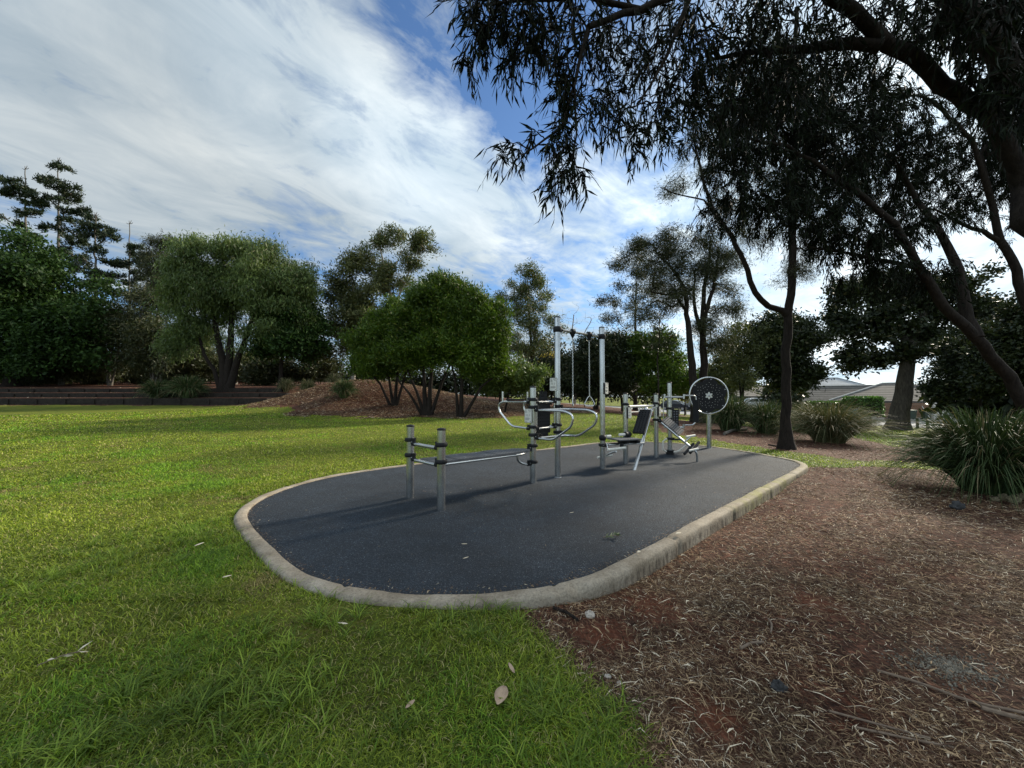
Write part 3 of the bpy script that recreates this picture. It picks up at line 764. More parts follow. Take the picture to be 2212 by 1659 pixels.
def grass():
    g1 = scatter(330000, 866, 1080); g2 = scatter(250000, 1040, 1300); g3 = scatter(150000, 1260, 1820)
    # some lawn around and behind the viewer too
    k = 40000; a = RNG.uniform(0, 2*np.pi, k); r = 1+RNG.uniform(0, 1, k)**.7*8
    g4 = np.c_[r*np.sin(a), r*np.cos(a), np.zeros(k)]; g4[:, 2] = gz(g4[:, 0], g4[:, 1])
    B = np.vstack([g1, g2, g3, g4]); fz = np.abs(RNG.normal(0, .045, len(B)))*RNG.choice([-1, 1], len(B)); B = B[(region(B[:, 0]+fz, B[:, 1]+fz[::-1], 1.5) == 0) & ~pip(B[:, 0], B[:, 1], OUT)]
    dist = np.hypot(B[:, 0], B[:, 1]); n = len(B)
    B = B[dist < 36]; dist = dist[dist < 36]; n = len(B)
    patch = nz2(B[:, 0], B[:, 1], 1.6)+.5*nz2(B[:, 0], B[:, 1], 5.)
    h = RNG.uniform(.014, .044, n)*(1+.5*np.clip(patch, -.7, 1.6))
    w = np.maximum(RNG.uniform(.0026, .0054, n), dist*.0012)
    h = np.maximum(h, dist*.0016)
    kind = nz2(B[:, 0]*1.1+3, B[:, 1]*1.1, .9)+.55*nz2(B[:, 0], B[:, 1]+7, 3.3)+RNG.normal(0, .28, n)
    wear = nz2(B[:, 0]-5, B[:, 1]+2, 1.5)+.5*nz2(B[:, 0]+9, B[:, 1], 4.7)+RNG.normal(0, .22, n)
    cls = np.where(wear > .70, 2, np.where(kind > .42, 1, 0))
    h = h*np.where(cls == 2, .7, np.where(cls == 1, 1.2, 1.))
    for c, nm, mt in ((0, 'grass', 'blade'), (1, 'fresh_grass', 'fresh'), (2, 'worn_grass', 'worn')):
        k = cls == c; m = int(k.sum())
        V, Q = blades(B[k]-np.array([0, 0, .006]), RNG.uniform(0, 2*np.pi, m), h[k], w[k], RNG.uniform(.2, 1.3, m), RNG.uniform(0, 1, m))
        tag(np_mesh(nm, V, Q, M[mt]), kind='stuff')
    # longer, greener tufts
    Bs = []; az = []; hh = []
    spots = [(300,1185,.5),(380,1165,.5),(250,1215,.4),(330,1205,.4),(180,1225,.35),(430,1140,.3),(1010,1335,.22),(1060,1330,.22),(950,1330,.18),(650,1385,.3),(700,1370,.2),(560,1440,.3),(520,1420,.25),(600,1470,.3),(470,1480,.3),(1280,1575,.22),(1230,1560,.2),(1320,1610,.25),(1180,1520,.15),(1260,1630,.2),(60,1640,.3),(160,1620,.3),(350,1560,.25),(250,1540,.2),(860,1500,.15),(60,1280,.35),(1100,1345,.12),(800,1320,.1),(1340,1540,.12),(430,1560,.2),(560,1560,.25),(640,1530,.2)]
    for u, v, rad in spots:
        c = gp(u, v)[0]; k = int(1500*rad)
        for q in range(max(3, int(rad*26))):
            cc = c+np.r_[RNG.normal(0, rad*.75, 2), 0]
            m = int(RNG.integers(12, 26)); a = RNG.uniform(0, 2*np.pi, m)
            p = np.c_[cc[0]+RNG.normal(0, .018, m), cc[1]+RNG.normal(0, .018, m), np.zeros(m)]
            Bs.append(p); az.append(a); hh.append(RNG.uniform(.04, .105, m))
    for k in range(150):                                # grass creeping over the kerb
        i = int(RNG.integers(0, len(OUT))); cc = OUT[i]+PN[i]*RNG.uniform(-.02, .09)
        m = int(RNG.integers(6, 16)); a = RNG.uniform(0, 2*np.pi, m)
        Bs.append(np.c_[cc[0]+RNG.normal(0, .02, m), cc[1]+RNG.normal(0, .02, m), np.zeros(m)]); az.append(a); hh.append(RNG.uniform(.03, .09, m))
    B = np.vstack(Bs); az = np.concatenate(az); hh = np.concatenate(hh)
    ok = region(B[:, 0], B[:, 1]) == 0; B = B[ok]; az = az[ok]; hh = hh[ok]; n = len(B)
    B[:, 2] = gz(B[:, 0], B[:, 1])-.004
    V, Q = blades(B, az, hh, RNG.uniform(.004, .0075, n), RNG.uniform(.4, 1.4, n), RNG.uniform(.1, 1, n))
    tag(np_mesh('grass_tufts', V, Q, M['tuft']), kind='stuff')
grass()
def strips(B, az, L, w, tilt, arch, mat, name):
    n = len(B); d = np.c_[np.cos(az)*np.cos(tilt), np.sin(az)*np.cos(tilt), np.sin(tilt)]
    s = unit(np.c_[-np.sin(az), np.cos(az), RNG.normal(0, .5, n)])
    up = np.array([[0, 0, 1.]]); bend = s*(RNG.normal(0, .14, n)*L)[:, None]
    a = B-d*L[:, None]/2; b = B+d*L[:, None]/2; m = B+up*(arch*L)[:, None]+bend; hw = (w/2)[:, None]
    V = np.stack([a-s*hw*.35, a+s*hw*.35, m-s*hw, m+s*hw, b-s*hw*.3, b+s*hw*.3], axis=1).reshape(-1, 3)
    o = (np.arange(n)*6)[:, None, None]
    Q = (o+np.array([[0, 1, 3, 2], [2, 3, 5, 4]])[None]).reshape(-1, 4)
    return tag(np_mesh(name, V, Q, mat), kind='stuff')
def litter():
    B = np.vstack([scatter(170000, 862, 1100), scatter(240000, 1000, 1330), scatter(200000, 1250, 1800)])
    k = 30000; B4 = np.c_[RNG.uniform(.8, 9, k), RNG.uniform(-2, 5, k), np.zeros(k)]; B4[:, 2] = gz(B4[:, 0], B4[:, 1])
    B = np.vstack([B, B4]); fz = RNG.normal(0, .09, len(B))*(RNG.uniform(0, 1, len(B)) < .6); B = B[(region(B[:, 0]+fz, B[:, 1]+fz[::-1], 2) == 1) & ~pip(B[:, 0], B[:, 1], OUT)]
    # bare reddish patches stay thin
    keep = RNG.uniform(0, 1, len(B)) < np.clip(.62+.7*nz2(B[:, 0], B[:, 1], 2.2), .12, 1)
    for (x, y, r) in RED: keep &= RNG.uniform(0, 1, len(B)) < np.clip((np.hypot(B[:, 0]-x, B[:, 1]-y)/r)**2*.8+.12, 0, 1)
    B = B[keep]; n = len(B); dist = np.hypot(B[:, 0], B[:, 1])
    L = RNG.uniform(.014, .062, n)*np.where(RNG.uniform(0, 1, n) < .14, 2.6, 1); L = np.maximum(L, dist*.0045)
    w = np.maximum(RNG.uniform(.0014, .0046, n)*np.where(RNG.uniform(0, 1, n) < .05, 2.4, 1), dist*.0008)
    B = B+np.c_[np.zeros((n, 2)), RNG.uniform(.001, .012, n)]
    strips(B, RNG.uniform(0, 2*np.pi, n), L, w, RNG.normal(0, .16, n), RNG.uniform(0, .12, n), M['litter'], 'bark_litter')
    k = 120000; B5 = np.c_[RNG.uniform(-24, 6, k), RNG.uniform(21.5, 33, k), np.zeros(k)]; B5[:, 2] = gz(B5[:, 0], B5[:, 1])+.02; B5 = B5[region(B5[:, 0], B5[:, 1], 2) == 1]; k = len(B5)
    strips(B5, RNG.uniform(0, 2*np.pi, k), RNG.uniform(.06, .20, k), RNG.uniform(.010, .026, k), RNG.normal(0, .2, k), RNG.uniform(0, .15, k), M['litter'], 'mound_litter')
    # crumbs blown on to the rubber along its edge
    i = RNG.integers(0, len(PAD), 5200); dd = RNG.exponential(.03, 5200)+.004
    far = RNG.uniform(0, 1, 5200) < .22; dd[far] = RNG.uniform(.05, 3.2, far.sum())
    p = PAD[i]-PN[i]*dd[:, None]; q = pip(p[:, 0], p[:, 1], PAD); p = p[q]; m = len(p)
    B = np.c_[p, np.full(m, .012)]
    strips(B, RNG.uniform(0, 2*np.pi, m), RNG.uniform(.008, .035, m), RNG.uniform(.0015, .004, m), RNG.normal(0, .06, m), RNG.uniform(0, .1, m), M['litter'], 'pad_litter')
litter()
M['strap'] = leaf_mat('strap_leaf', (.022, .042, .016), (.075, .105, .04), (.20, .16, .09), .10, .12, .62, .9, .15)
M['strapd'] = leaf_mat('dry_strap_leaf', (.045, .056, .024), (.11, .118, .052), (.24, .19, .11), .22, .12, .62, .9, .15)
def tussock(c, rad, H, n, mat, label, name='grass_tussock', group='strappy grass tussocks in the garden beds', w=.011):
    e = empty(name, (c[0], c[1], c[2]), label, 'tussock', group)
    rs = RNG.uniform(0, 1, n)
    az = RNG.uniform(0, 2*np.pi, n); r0 = rad*.22*np.sqrt(rs)
    base = np.c_[c[0]+r0*np.cos(az), c[1]+r0*np.sin(az), np.full(n, c[2]-.03)]
    ln = RNG.uniform(.65, 1.1, n); reach = rad*RNG.uniform(.15, 1.1, n)*ln; top = H*ln*np.sqrt(np.clip(1.08-(reach/(rad*1.25))**2, .1, 1))
    droop = np.clip(reach/rad, 0, 1)**1.7*RNG.uniform(.1, 1.0, n)
    az2 = az+RNG.normal(0, .35, n); d = np.c_[np.cos(az2), np.sin(az2), np.zeros(n)]; s = np.c_[-d[:, 1], d[:, 0], np.zeros(n)]
    ph = RNG.normal(0, .75, n); s = s*np.cos(ph)[:, None]+np.array([[0, 0, 1.]])*np.sin(ph)[:, None]-d*(np.sin(ph)*.4)[:, None]
    K = 6; P_ = []
    for k in range(K+1):
        t = k/K
        z = top*(1-(1-t)**1.7)-droop*H*1.05*t**3
        ww = (w*RNG.uniform(.6, 1.3, n)*(1-t*.82)**.8)[:, None]/2 if k == 0 else ww0*(1-t**2*.93)
        if k == 0: ww0 = ww
        p = base+d*(reach*t**1.25)[:, None]+np.c_[np.zeros((n, 2)), z]
        P_ += [p-s*ww, p+s*ww]
    V = np.stack(P_, axis=1).reshape(-1, 3); m = 2*(K+1)
    V[:, 2] = np.maximum(V[:, 2], c[2]-.05+.03*RNG.uniform(0, 1, len(V)))
    o = (np.arange(n)*m)[:, None, None]
    Q = (o+np.array([[2*k, 2*k+1, 2*k+3, 2*k+2] for k in range(K)])[None]).reshape(-1, 4)
    np_mesh('leaves', V, Q, mat, e)
    return e
def tz(x, y): return (x, y, gz1(x, y))
def tu(u, Y): x = (u-CU)/F*Y; return tz(x, Y)
tussock(tu(2130, 6.0), 1.25, 1.32, 3600, M['strap'], 'huge dark green strappy tussock on the bark bed at the right edge', w=.019)
tussock(tu(1788, 12.6), 1.75, 1.4, 2600, M['strapd'], 'dry straw-tinged tussock just right of the bare trunk on the bark', w=.014)
tussock(tu(1575, 15.6), 1.4, 1.5, 1900, M['strap'], 'dark arching tussock directly behind the wheel post', w=.018)
tussock(tu(1655, 15.0), 1.35, 1.35, 1700, M['strap'], 'green tussock between the wheel and the bare trunk', w=.017)
tussock(tu(1735, 17.0), 1.3, 1.35, 1300, M['strap'], 'green tussock hidden behind the bare trunk', w=.018)
tussock(tu(743, 26.3), 1.05, 1.35, 1300, M['strap'], 'round dark tussock alone on the open side of the bark mound', w=.026)
tussock(tu(338, 34.8), 1.55, 1.75, 1500, M['strap'], 'olive tussock on the terrace, the left one of the pair', w=.042)
tussock(tu(404, 34.8), 1.95, 2.1, 2000, M['strap'], 'broad tussock on the terrace, the right one of the pair', w=.042)
tussock(tu(664, 33.0), .95, 1.35, 800, M['strapd'], 'small tussock at the upper left end of the bark mound', w=.03)
tussock(tu(722, 34.0), .9, 1.4, 700, M['strapd'], 'tussock behind the crest of the bark mound beside the round dark one', w=.03)
tussock(tu(618, 37.5), 1.1, 1.5, 700, M['strapd'], 'tussock behind the terrace end near the slim trunk', w=.03)
tussock(tu(1152, 30.5), 1.3, 1.6, 900, M['strapd'], 'dry reedy clump at the foot of the mound behind the dip bars', w=.028)
# ------------------------------------------------------------------ trees
def fold(seed): return np.random.default_rng(seed)
def leaf_quads(c, d, L, W, rng, rollup=.6):
    n = len(c); d = unit(d); r = rng.normal(0, 1, (n, 3)); r[:, 2] += 0
    s = unit(np.cross(d, r)); nn = np.cross(s, d)
    L = L[:, None]; W = W[:, None]
    sag = nn*L*rng.uniform(-.12, .12, (n, 1))
    V = np.stack([c, c+d*L*.42+s*W*.5+sag, c+d*L+sag*.3, c+d*L*.42-s*W*.5+sag], axis=1).reshape(-1, 3)
    return V, np.arange(n*4).reshape(-1, 4)
class Tree:
    def __init__(s, name, label, base, seed, cat='tree', group=None, stems=(), stem_r=.15, step=.5):
        s.rng = fold(seed); s.e = empty(name, base, label, cat, group); s.base = Vector(base)
        s.pos = []; s.par = []; s.rad = []; s.fix = []; s.paths = []
        s.seg = step; s.stems = []
        for st in stems:
            pts = [np.array(p, float) for p in st[0]]; r0, r1 = st[1], st[2]
            prev = -1
            tot = sum(np.linalg.norm(pts[i+1]-pts[i]) for i in range(len(pts)-1)); acc = 0; idx = []
            for i in range(len(pts)-1):
                a, b = pts[i], pts[i+1]; L = np.linalg.norm(b-a); k = max(2, int(L/step))
                for j in range(k+(i == len(pts)-2)):
                    t = j/k; p = a+(b-a)*t
                    p = p+s.rng.normal(0, min(.05*step, r0*.25), 3)*(acc > 0)
                    q = (acc+L*t)/max(tot, 1e-6)
                    s.pos.append(p); s.par.append(prev); s.rad.append(r0+(r1-r0)*q); s.fix.append(True); prev = len(s.pos)-1; idx.append(prev)
                acc += L
            s.paths.append((idx, True))
    def grow(s, T, up=.25, k=6, wob=.12, maxd=None, rtip=.012, pipe=.45, rootbias=.15, twig=None):
        T = np.asarray(T, float)
        P0 = np.array(s.pos); root = np.array(s.base)
        d0 = np.array([np.min(np.linalg.norm(P0-t, axis=1)) for t in T]); order = np.argsort(d0)
        cnt = None; s.tips = []
        pos = np.zeros((len(s.pos)+len(T)*(k+6), 3)); pos[:len(s.pos)] = P0; n = len(s.pos)
        nodes = n
        for ti in order:
            t = T[ti].copy()
            if twig: t[2] += twig[1]*.4
            v = t-pos[:n]; dl = np.linalg.norm(v, axis=1)
            cost = dl-rootbias*np.linalg.norm(pos[:n]-root, axis=1)*0+np.where(v[:, 2] < -.2*dl, .5*dl, 0)
            j = int(np.argmin(cost))
            a = pos[j]; D = dl[j]
            if D < 1e-3: continue
            par = s.par[j]
            tang = (a-pos[par]) if par >= 0 else np.array([0, 0, 1.])
            tang = tang/max(np.linalg.norm(tang), 1e-6)
            c = a+tang*D*.3+np.array([0, 0, up*D])
            prev = j; path = [j]
            for q in range(1, k+1):
                f = q/k; p = a*(1-f)**2+c*2*f*(1-f)+t*f*f
                if q < k: p = p+s.rng.normal(0, wob*D/k, 3)
                pos[n] = p; s.par.append(prev); s.rad.append(0); s.fix.append(False); prev = n; path.append(n); n += 1
            if twig:
                L = s.rng.uniform(*twig); dn = (t-a)/D*.45+np.array([0, 0, -.85])+s.rng.normal(0, .38, 3); p = t.copy()
                for q in range(4):
                    dn = dn+np.array([0, 0, -.18]); p = p+dn/np.linalg.norm(dn)*L/4
                    pos[n] = p; s.par.append(prev); s.rad.append(0); s.fix.append(False); prev = n; path.append(n); n += 1
            s.paths.append((path, False)); s.tips.append(path)
        s.pos = [pos[i] for i in range(n)]
        cnt = np.zeros(n)
        for path in s.tips: cnt[path[-1]] += 1
        for i in range(n-1, -1, -1):
            if s.par[i] >= 0: cnt[s.par[i]] += cnt[i]
        for i in range(n):
            if not s.fix[i]: s.rad[i] = rtip*max(1, cnt[i])**pipe
        return s
    def wood(s, mat, sides=6, name='trunk', flare=0):
        mb = MB(); big = MB()
        for path, fixed in s.paths:
            if len(path) < 2: continue
            rr = [s.rad[i] for i in path]
            if not fixed:
                rr[0] = min(rr[0], rr[1]*1.25)
                for q in range(1, len(rr)): rr[q] = min(rr[q], rr[q-1])
                rr[-1] *= .5
            if fixed and flare:
                for q in range(len(rr)):
                    h = s.pos[path[q]][2]-s.base.z
                    if h < 1.0: rr[q] *= 1+flare*max(0, (1-h/.9))**2
            (big if fixed else mb).tube([s.pos[i] for i in path], rr, 12 if fixed else (sides if rr[0] > .03 else 4), caps=True)
        t = big.build(name, mat, s.e, angle=80)
        if mb.v: mb.build('branches', mat, s.e, angle=80)
        return s
    def leaves(s, mat, per, spread, L, Wd, along=.5, a=.5, b=1.0, down=0., up=0., name='crown', out=0., pw=.7):
        C = []; D = []
        cen = np.mean([s.pos[p[-1]] for p in s.tips], axis=0)
        for path in s.tips:
            pts = np.array([s.pos[i] for i in path]); k = len(pts)-1
            n = max(1, int(per*s.rng.uniform(.6, 1.4)))
            f = (1-along)+along*s.rng.uniform(0, 1, n)**pw; q = f*k; i = np.minimum(q.astype(int), k-1); fr = (q-i)[:, None]
            p = pts[i]*(1-fr)+pts[i+1]*fr
            tg = unit(pts[i+1]-pts[i])
            dirs = tg*a+s.rng.normal(0, 1, (n, 3))*b*.6; dirs[:, 2] += up-down
            if out: dirs += unit(p-cen)*out
            C.append(p+s.rng.normal(0, 1, (n, 3))*spread*np.array([1, 1, .8])); D.append(dirs)
        C = np.vstack(C); D = np.vstack(D); n = len(C)
        V, Q = leaf_quads(C, D, s.rng.uniform(L[0], L[1], n), s.rng.uniform(Wd[0], Wd[1], n), s.rng)
        np_mesh(name, V, Q, mat, s.e); return s
def blobs(rng, bl, Y, dep, n, shell=.55, wob=.15):
    """points in ellipsoids given by (u, v, ru, rv[, Y]) at distance Y; dep scales the depth radius against the width"""
    A = np.array([b[2]*b[3] for b in bl], float); A /= A.sum(); out = []
    for b, w in zip(bl, A):
        m = max(3, int(n*w)); y0 = b[4] if len(b) > 4 else Y
        d = unit(rng.normal(0, 1, (m, 3))); r = (shell+(1-shell)*rng.uniform(0, 1, m))**.5 if shell else rng.uniform(0, 1, m)**(1/3)
        d = d*r[:, None]*(1+rng.normal(0, wob, (m, 1)))
        c = P(b[0], b[1], y0)
        rx = b[2]/F*y0; rz = b[3]/F*y0
        out.append(np.array(c)[None]+d*np.array([rx, rx*dep, rz]))
    return np.vstack(out)
def base_at(u, Y): return Vector(tu(u, Y))
def stem(pts_uvY, r0, r1):
    return ([tuple(P(*p)) for p in pts_uvY], r0, r1)
def gstem(u, Y, pts, r0, r1):
    b = base_at(u, Y); b.z -= .1
    return ([tuple(b)]+[tuple(P(*p)) for p in pts], r0, r1)
LM = {
 'broad': leaf_mat('broad_leaf', (.014, .032, .010), (.036, .072, .014), None, 0, .18, .6, .25, .15),
 'under': leaf_mat('shaded_scrub_leaf', (.018, .026, .010), (.062, .07, .026), (.10, .085, .04), .04, .15, .5, .25),
 'olive': leaf_mat('olive_leaf', (.038, .050, .02), (.12, .13, .048), (.14, .12, .05), .04, .22, .5, .25),
 'wattle': leaf_mat('grey_green_leaf', (.045, .075, .026), (.15, .20, .065), (.17, .16, .08), .03, .25, .5, .2),
 'bottle': leaf_mat('bright_green_leaf', (.027, .056, .008), (.10, .158, .017), (.15, .16, .03), .05, .28, .5, .3),
 'gum': leaf_mat('gum_leaf', (.042, .062, .022), (.13, .15, .055), (.20, .15, .07), .08, .22, .5, .25),
 'oak': leaf_mat('she_oak_needle', (.022, .028, .014), (.065, .072, .03), (.12, .10, .05), .05, .15, .6, .3),
 'pine': leaf_mat('hoop_pine_needle', (.012, .022, .012), (.035, .055, .022), None, 0, .1, .55, .3),
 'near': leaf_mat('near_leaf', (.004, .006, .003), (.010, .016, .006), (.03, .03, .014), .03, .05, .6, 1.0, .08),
 'shade': leaf_mat('dark_shrub_leaf', (.009, .016, .006), (.034, .044, .014), (.08, .07, .03), .03, .15, .5, .3),
 'yellow': leaf_mat('yellow_blossom', (.30, .22, .02), (.55, .42, .04), None, 0, .2, .6, 1.),
 'yolive': leaf_mat('yellowing_leaf', (.06, .06, .015), (.20, .18, .03), (.35, .28, .04), .2, .25, .5, .5),
 'hedge': leaf_mat('hedge_leaf', (.03, .075, .014), (.10, .20, .035), None, 0, .2, .4, .6, .4),
}
def tree(name, label, u, Y, bl, n, mat, per, spread, L, Wd, stems=None, r0=.25, bark='bark', dep=.9, seed=0, group=None, cat='tree', shell=.5, wob=.15, down=0., up_=0., rtip=.014, b=1.0, a=.5, along=.5, upg=.25, flare=.5, seg=.6):
    ba = base_at(u, Y)
    if stems is None:
        top = min(q[1] for q in bl); uu = sum(q[0] for q in bl)/len(bl); mv = sum(q[1] for q in bl)/len(bl)
        stems = [gstem(u, Y, [((u+uu)/2, (mv*1.6+840)/2.6, Y), (uu, mv, Y)], r0, r0*.3)]
    t = Tree(name, label, ba, seed, cat, group, stems, step=seg)
    T = blobs(t.rng, bl, Y, dep, int(n*.34), shell, wob*1.6)
    t.grow(T, upg, 5, .16, rtip=rtip)
    t.wood(M[bark], flare=flare)
    t.leaves(mat, per*4.1, spread*1.0, (L[0]*.75, L[1]*.85), (Wd[0]*.68, Wd[1]*.75), along, a, b, down, up_)
    return t
GT = 'trees along the far side of the lawn'
# far left: dense broadleaf
tree('broadleaf_tree', 'massive dense dark green tree standing at the left edge behind the terraces', 22, 42, [(30,640,105,80),(110,640,90,85),(-40,650,100,90),(40,730,130,70),(140,730,75,75),(70,580,85,55),(-30,745,90,60),(170,690,50,60)], 620, LM['broad'], 85, .75, (.35,.62), (.2,.34),
     stems=[gstem(25,42,[(24,790,42),(28,740,42),(30,650,42)],.55,.2),gstem(-30,42.4,[(-15,800,42),(-40,700,42)],.4,.15)], seed=1, group=GT, rtip=.025, cat='tree')
# hoop pines: bare poles with tufted whorls
def hoop(label, u, Y, vtop, clumps, seed, r0=.32, lean=0):
    b = base_at(u+lean, Y); top = P(u, vtop, Y)
    t = Tree('hoop_pine', label, b, seed, 'pine tree', 'hoop pines behind the left trees', [([tuple(b), tuple(b.lerp(top, .5)), tuple(top)], r0, .05)], step=.8)
    T = []; cl = []
    for (cu, cv, ru, rv) in clumps:
        c = np.array(P(cu, cv, Y+t.rng.uniform(-1.5, 1.5))); m = max(7, int(ru*rv/30))
        d = unit(t.rng.normal(0, 1, (m, 3)))*t.rng.uniform(.3, 1, (m, 1))
        T.append(c+d*np.array([ru/F*Y, ru/F*Y*.9, rv/F*Y*.8]))
    tip = [np.array(top)+np.array([dx, 0, dz]) for dx, dz in ((.5, .15), (-.5, .1), (.25, .5), (-.1, .45))]
    t.grow(np.vstack(T), -.05, 5, .1, rtip=.045, pipe=.25)
    t.wood(M['barkg'])
    t.leaves(LM['pine'], 60, .22, (.30,.55), (.10,.18), .35, .7, .9, 0, .25)
    tw = MB()
    for q in tip: tw.tube([top, (Vector(q)+top)/2+Vector((0, 0, -.1)), q], [.05, .04, .03], 5)
    tw.build('tip_twigs', M['barkg'], t.e)
z3 = lambda l: [(x*.3646, 288+y*.3646, rx*.3646, ry*.3646) for x, y, rx, ry in l]
hoop('hoop pine with a bare hooked tip, leftmost of the pines', 55, 57, 365, z3([(30,280,60,40),(95,300,50,45),(60,350,70,35),(190,360,80,60),(210,420,80,55),(165,470,70,40),(110,530,45,30),(200,610,60,30),(-40,480,50,30)]), 21)
hoop('tallest hoop pine, with a separate tuft on its bare tip', 126, 58, 347, z3([(350,200,62,26),(310,265,60,30),(240,270,45,35),(380,330,110,32),(420,310,55,25),(430,390,80,35),(340,395,60,28),(400,455,80,28),(490,460,40,22),(330,560,75,35),(440,530,70,35),(440,640,80,35),(380,690,60,25),(480,610,50,30)]), 22)
hoop('shorter hoop pine on the right of the tallest one', 206, 56, 465, z3([(568,500,50,24),(520,550,60,35),(540,590,90,35),(630,570,45,45),(650,620,55,45),(550,690,55,38),(440,730,85,40),(470,800,90,50),(560,830,90,45),(660,770,50,20),(690,770,45,18),(670,840,70,25),(640,885,80,28),(540,900,80,40),(650,940,70,26)]), 23)
hoop('slim hoop pine with a long bare spire above its tufts', 280, 58, 483, z3([(800,680,40,30),(750,770,45,22),(830,760,40,50),(790,720,22,30),(840,850,60,40),(760,890,50,20),(860,720,35,35),(790,960,60,30)]), 24, .22)
M_ = [(940,660,60,40),(990,640,35,30),(900,740,80,55),(960,770,80,60),(1000,840,90,80),(880,860,90,80),(920,940,110,70),(850,960,70,60)]
tree('she_oak', 'thin loose conifer between the bare spire and the round crown', 345, 50, z3(M_), 150, LM['oak'], 75, .5, (.4,.8), (.06,.12), r0=.25, seed=31, group=GT, shell=.2, down=.2, bark='barkg')
# big rounded tree
tree('wattle_tree', 'big grey-green tree with a broad rounded crown and several stems', 486, 37.5, [(430,575,70,50),(500,560,95,48),(575,575,85,55),(628,630,50,60),(470,640,80,50),(555,640,80,45),(420,650,60,55),(430,700,50,45),(395,610,35,45),(655,645,25,40),(400,745,35,35),(560,720,40,40),(600,690,50,45),(445,610,60,40)], 900, LM['wattle'], 95, .5, (.30,.58), (.07,.13),
     stems=[gstem(482,37.5,[(484,800,37.5),(472,740,37.5),(455,650,37.5)],.42,.12),gstem(489,37.6,[(494,790,37.5),(500,700,37.8),(505,600,38)],.40,.12),gstem(494,37.5,[(512,780,37.3),(535,720,37),(570,620,37)],.36,.1),gstem(478,37.4,[(462,800,37.3),(440,765,37),(425,700,37)],.22,.08)], seed=41, group=GT, down=1.0, a=.1, rtip=.02, shell=.5, wob=.08)
tree('broadleaf_tree', 'dark dense cone-shaped tree on a slim trunk beside the rounded crown', 605, 39, [(632,640,38,50),(640,690,55,55),(630,735,66,42),(600,745,50,35),(665,735,35,40),(635,600,22,25)], 330, LM['broad'], 85, .5, (.3,.5), (.16,.28), stems=[gstem(605,39,[(607,790,39),(620,720,39),(632,630,39)],.2,.07)], seed=42, group=GT, rtip=.02)
# understory on the left
for i, (u, Y, bl, lab) in enumerate([
  (235, 45, [(230,720,70,60),(215,770,60,50),(270,700,50,50)], 'olive scrubby tree in the shade right of the massive dark tree'),
  (330, 44, [(330,710,65,60),(300,770,60,45),(370,750,60,60),(330,650,40,35)], 'olive scrubby tree with pale stems left of the many-stemmed trunk'),
  (405, 46, [(410,760,50,50),(440,790,50,35)], 'low olive tree directly left of the many-stemmed trunk'),
  (130, 46, [(130,760,80,45),(90,790,70,35)], 'dark shrubby tree under the massive dark crown')]):
    tree('scrub_tree', lab, u, Y, bl, 230, LM['under'], 80, .6, (.3,.6), (.08,.15), stems=[gstem(u,Y,[(u-8,790,Y),(u-20,740,Y)],.12,.05),gstem(u+4,Y,[(u+16,790,Y),(u+25,735,Y)],.12,.05),gstem(u+1,Y,[(u+2,780,Y),(u+3,720,Y)],.14,.05)], seed=50+i, group='scrubby trees in the shade', bark='barkg', down=.3)
for i, (u, Y, bl, lab) in enumerate([
  (40, 50, [(20,800,80,30),(90,805,60,25)], 'shrub in deep shade behind the left terraces under the massive tree'),
  (190, 51, [(190,800,80,32)], 'shrub in deep shade behind the left terraces under the pines'),
  (320, 52, [(320,800,80,30)], 'shrub in deep shade behind the pair of terrace tussocks'),
  (455, 55, [(455,795,60,28)], 'pale olive bush seen just left of the many-stemmed trunk'),
  (540, 56, [(540,790,50,30)], 'pale olive bush seen right of the many-stemmed trunk'),
  (575, 46, [(575,802,28,22)], 'small dark green bush in front of the far bench'),
  (660, 48, [(660,790,60,28),(690,800,40,22)], 'grey-green bush behind the upper end of the mound')]):
    tree('shrub', lab, u, Y, bl, 110, LM['olive' if i in (3, 4) else 'under'], 85, .5, (.3,.6), (.12,.22), r0=.08, seed=70+i, group='bushes behind the terraces', cat='shrub', flare=0)
# gums behind the mound
tree('gum_tree', 'tall open gum with a tufted top above the bright green bushes', 838, 44, [(815,505,40,28),(850,500,30,22),(905,535,36,38),(880,560,35,30),(800,545,35,30),(915,520,22,22),(860,600,50,35),(830,580,30,30)], 130, LM['gum'], 85, .45, (.3,.55), (.10,.17),
     stems=[gstem(838,44,[(836,720,44),(848,650,44),(826,560,44),(818,515,44)],.34,.06),gstem(838,44.1,[(842,690,44),(870,620,44),(900,545,44)],.25,.05)], seed=81, group=GT, bark='barkp', shell=.3, up_=.3)
tree('gum_tree', 'olive leafy gum at the left of the tall tufted one', 762, 43, [(762,590,42,38),(745,630,42,45),(800,630,50,45),(760,690,50,45),(810,700,55,45),(730,700,28,45),(745,760,40,35)], 300, LM['olive'], 80, .5, (.3,.58), (.12,.2), stems=[gstem(762,43,[(765,740,43),(770,660,43),(762,600,43)],.28,.07)], seed=82, group=GT, bark='barkp', shell=.35)
tree('gum_tree', 'slender open gum between the green bushes and the tall post', 1147, 46, [(1125,605,40,28),(1150,600,30,25),(1165,640,32,35),(1110,650,38,38),(1145,670,48,35),(1120,720,38,40),(1170,710,40,35),(1110,765,50,28),(1160,765,40,28)], 320, LM['gum'], 55, .40, (.26,.5), (.08,.15), stems=[gstem(1150,46,[(1148,760,46),(1143,680,46),(1135,610,46)],.24,.05),gstem(1150,46,[(1152,740,46),(1168,660,46)],.15,.04)], seed=83, group=GT, shell=.3, up_=.1)
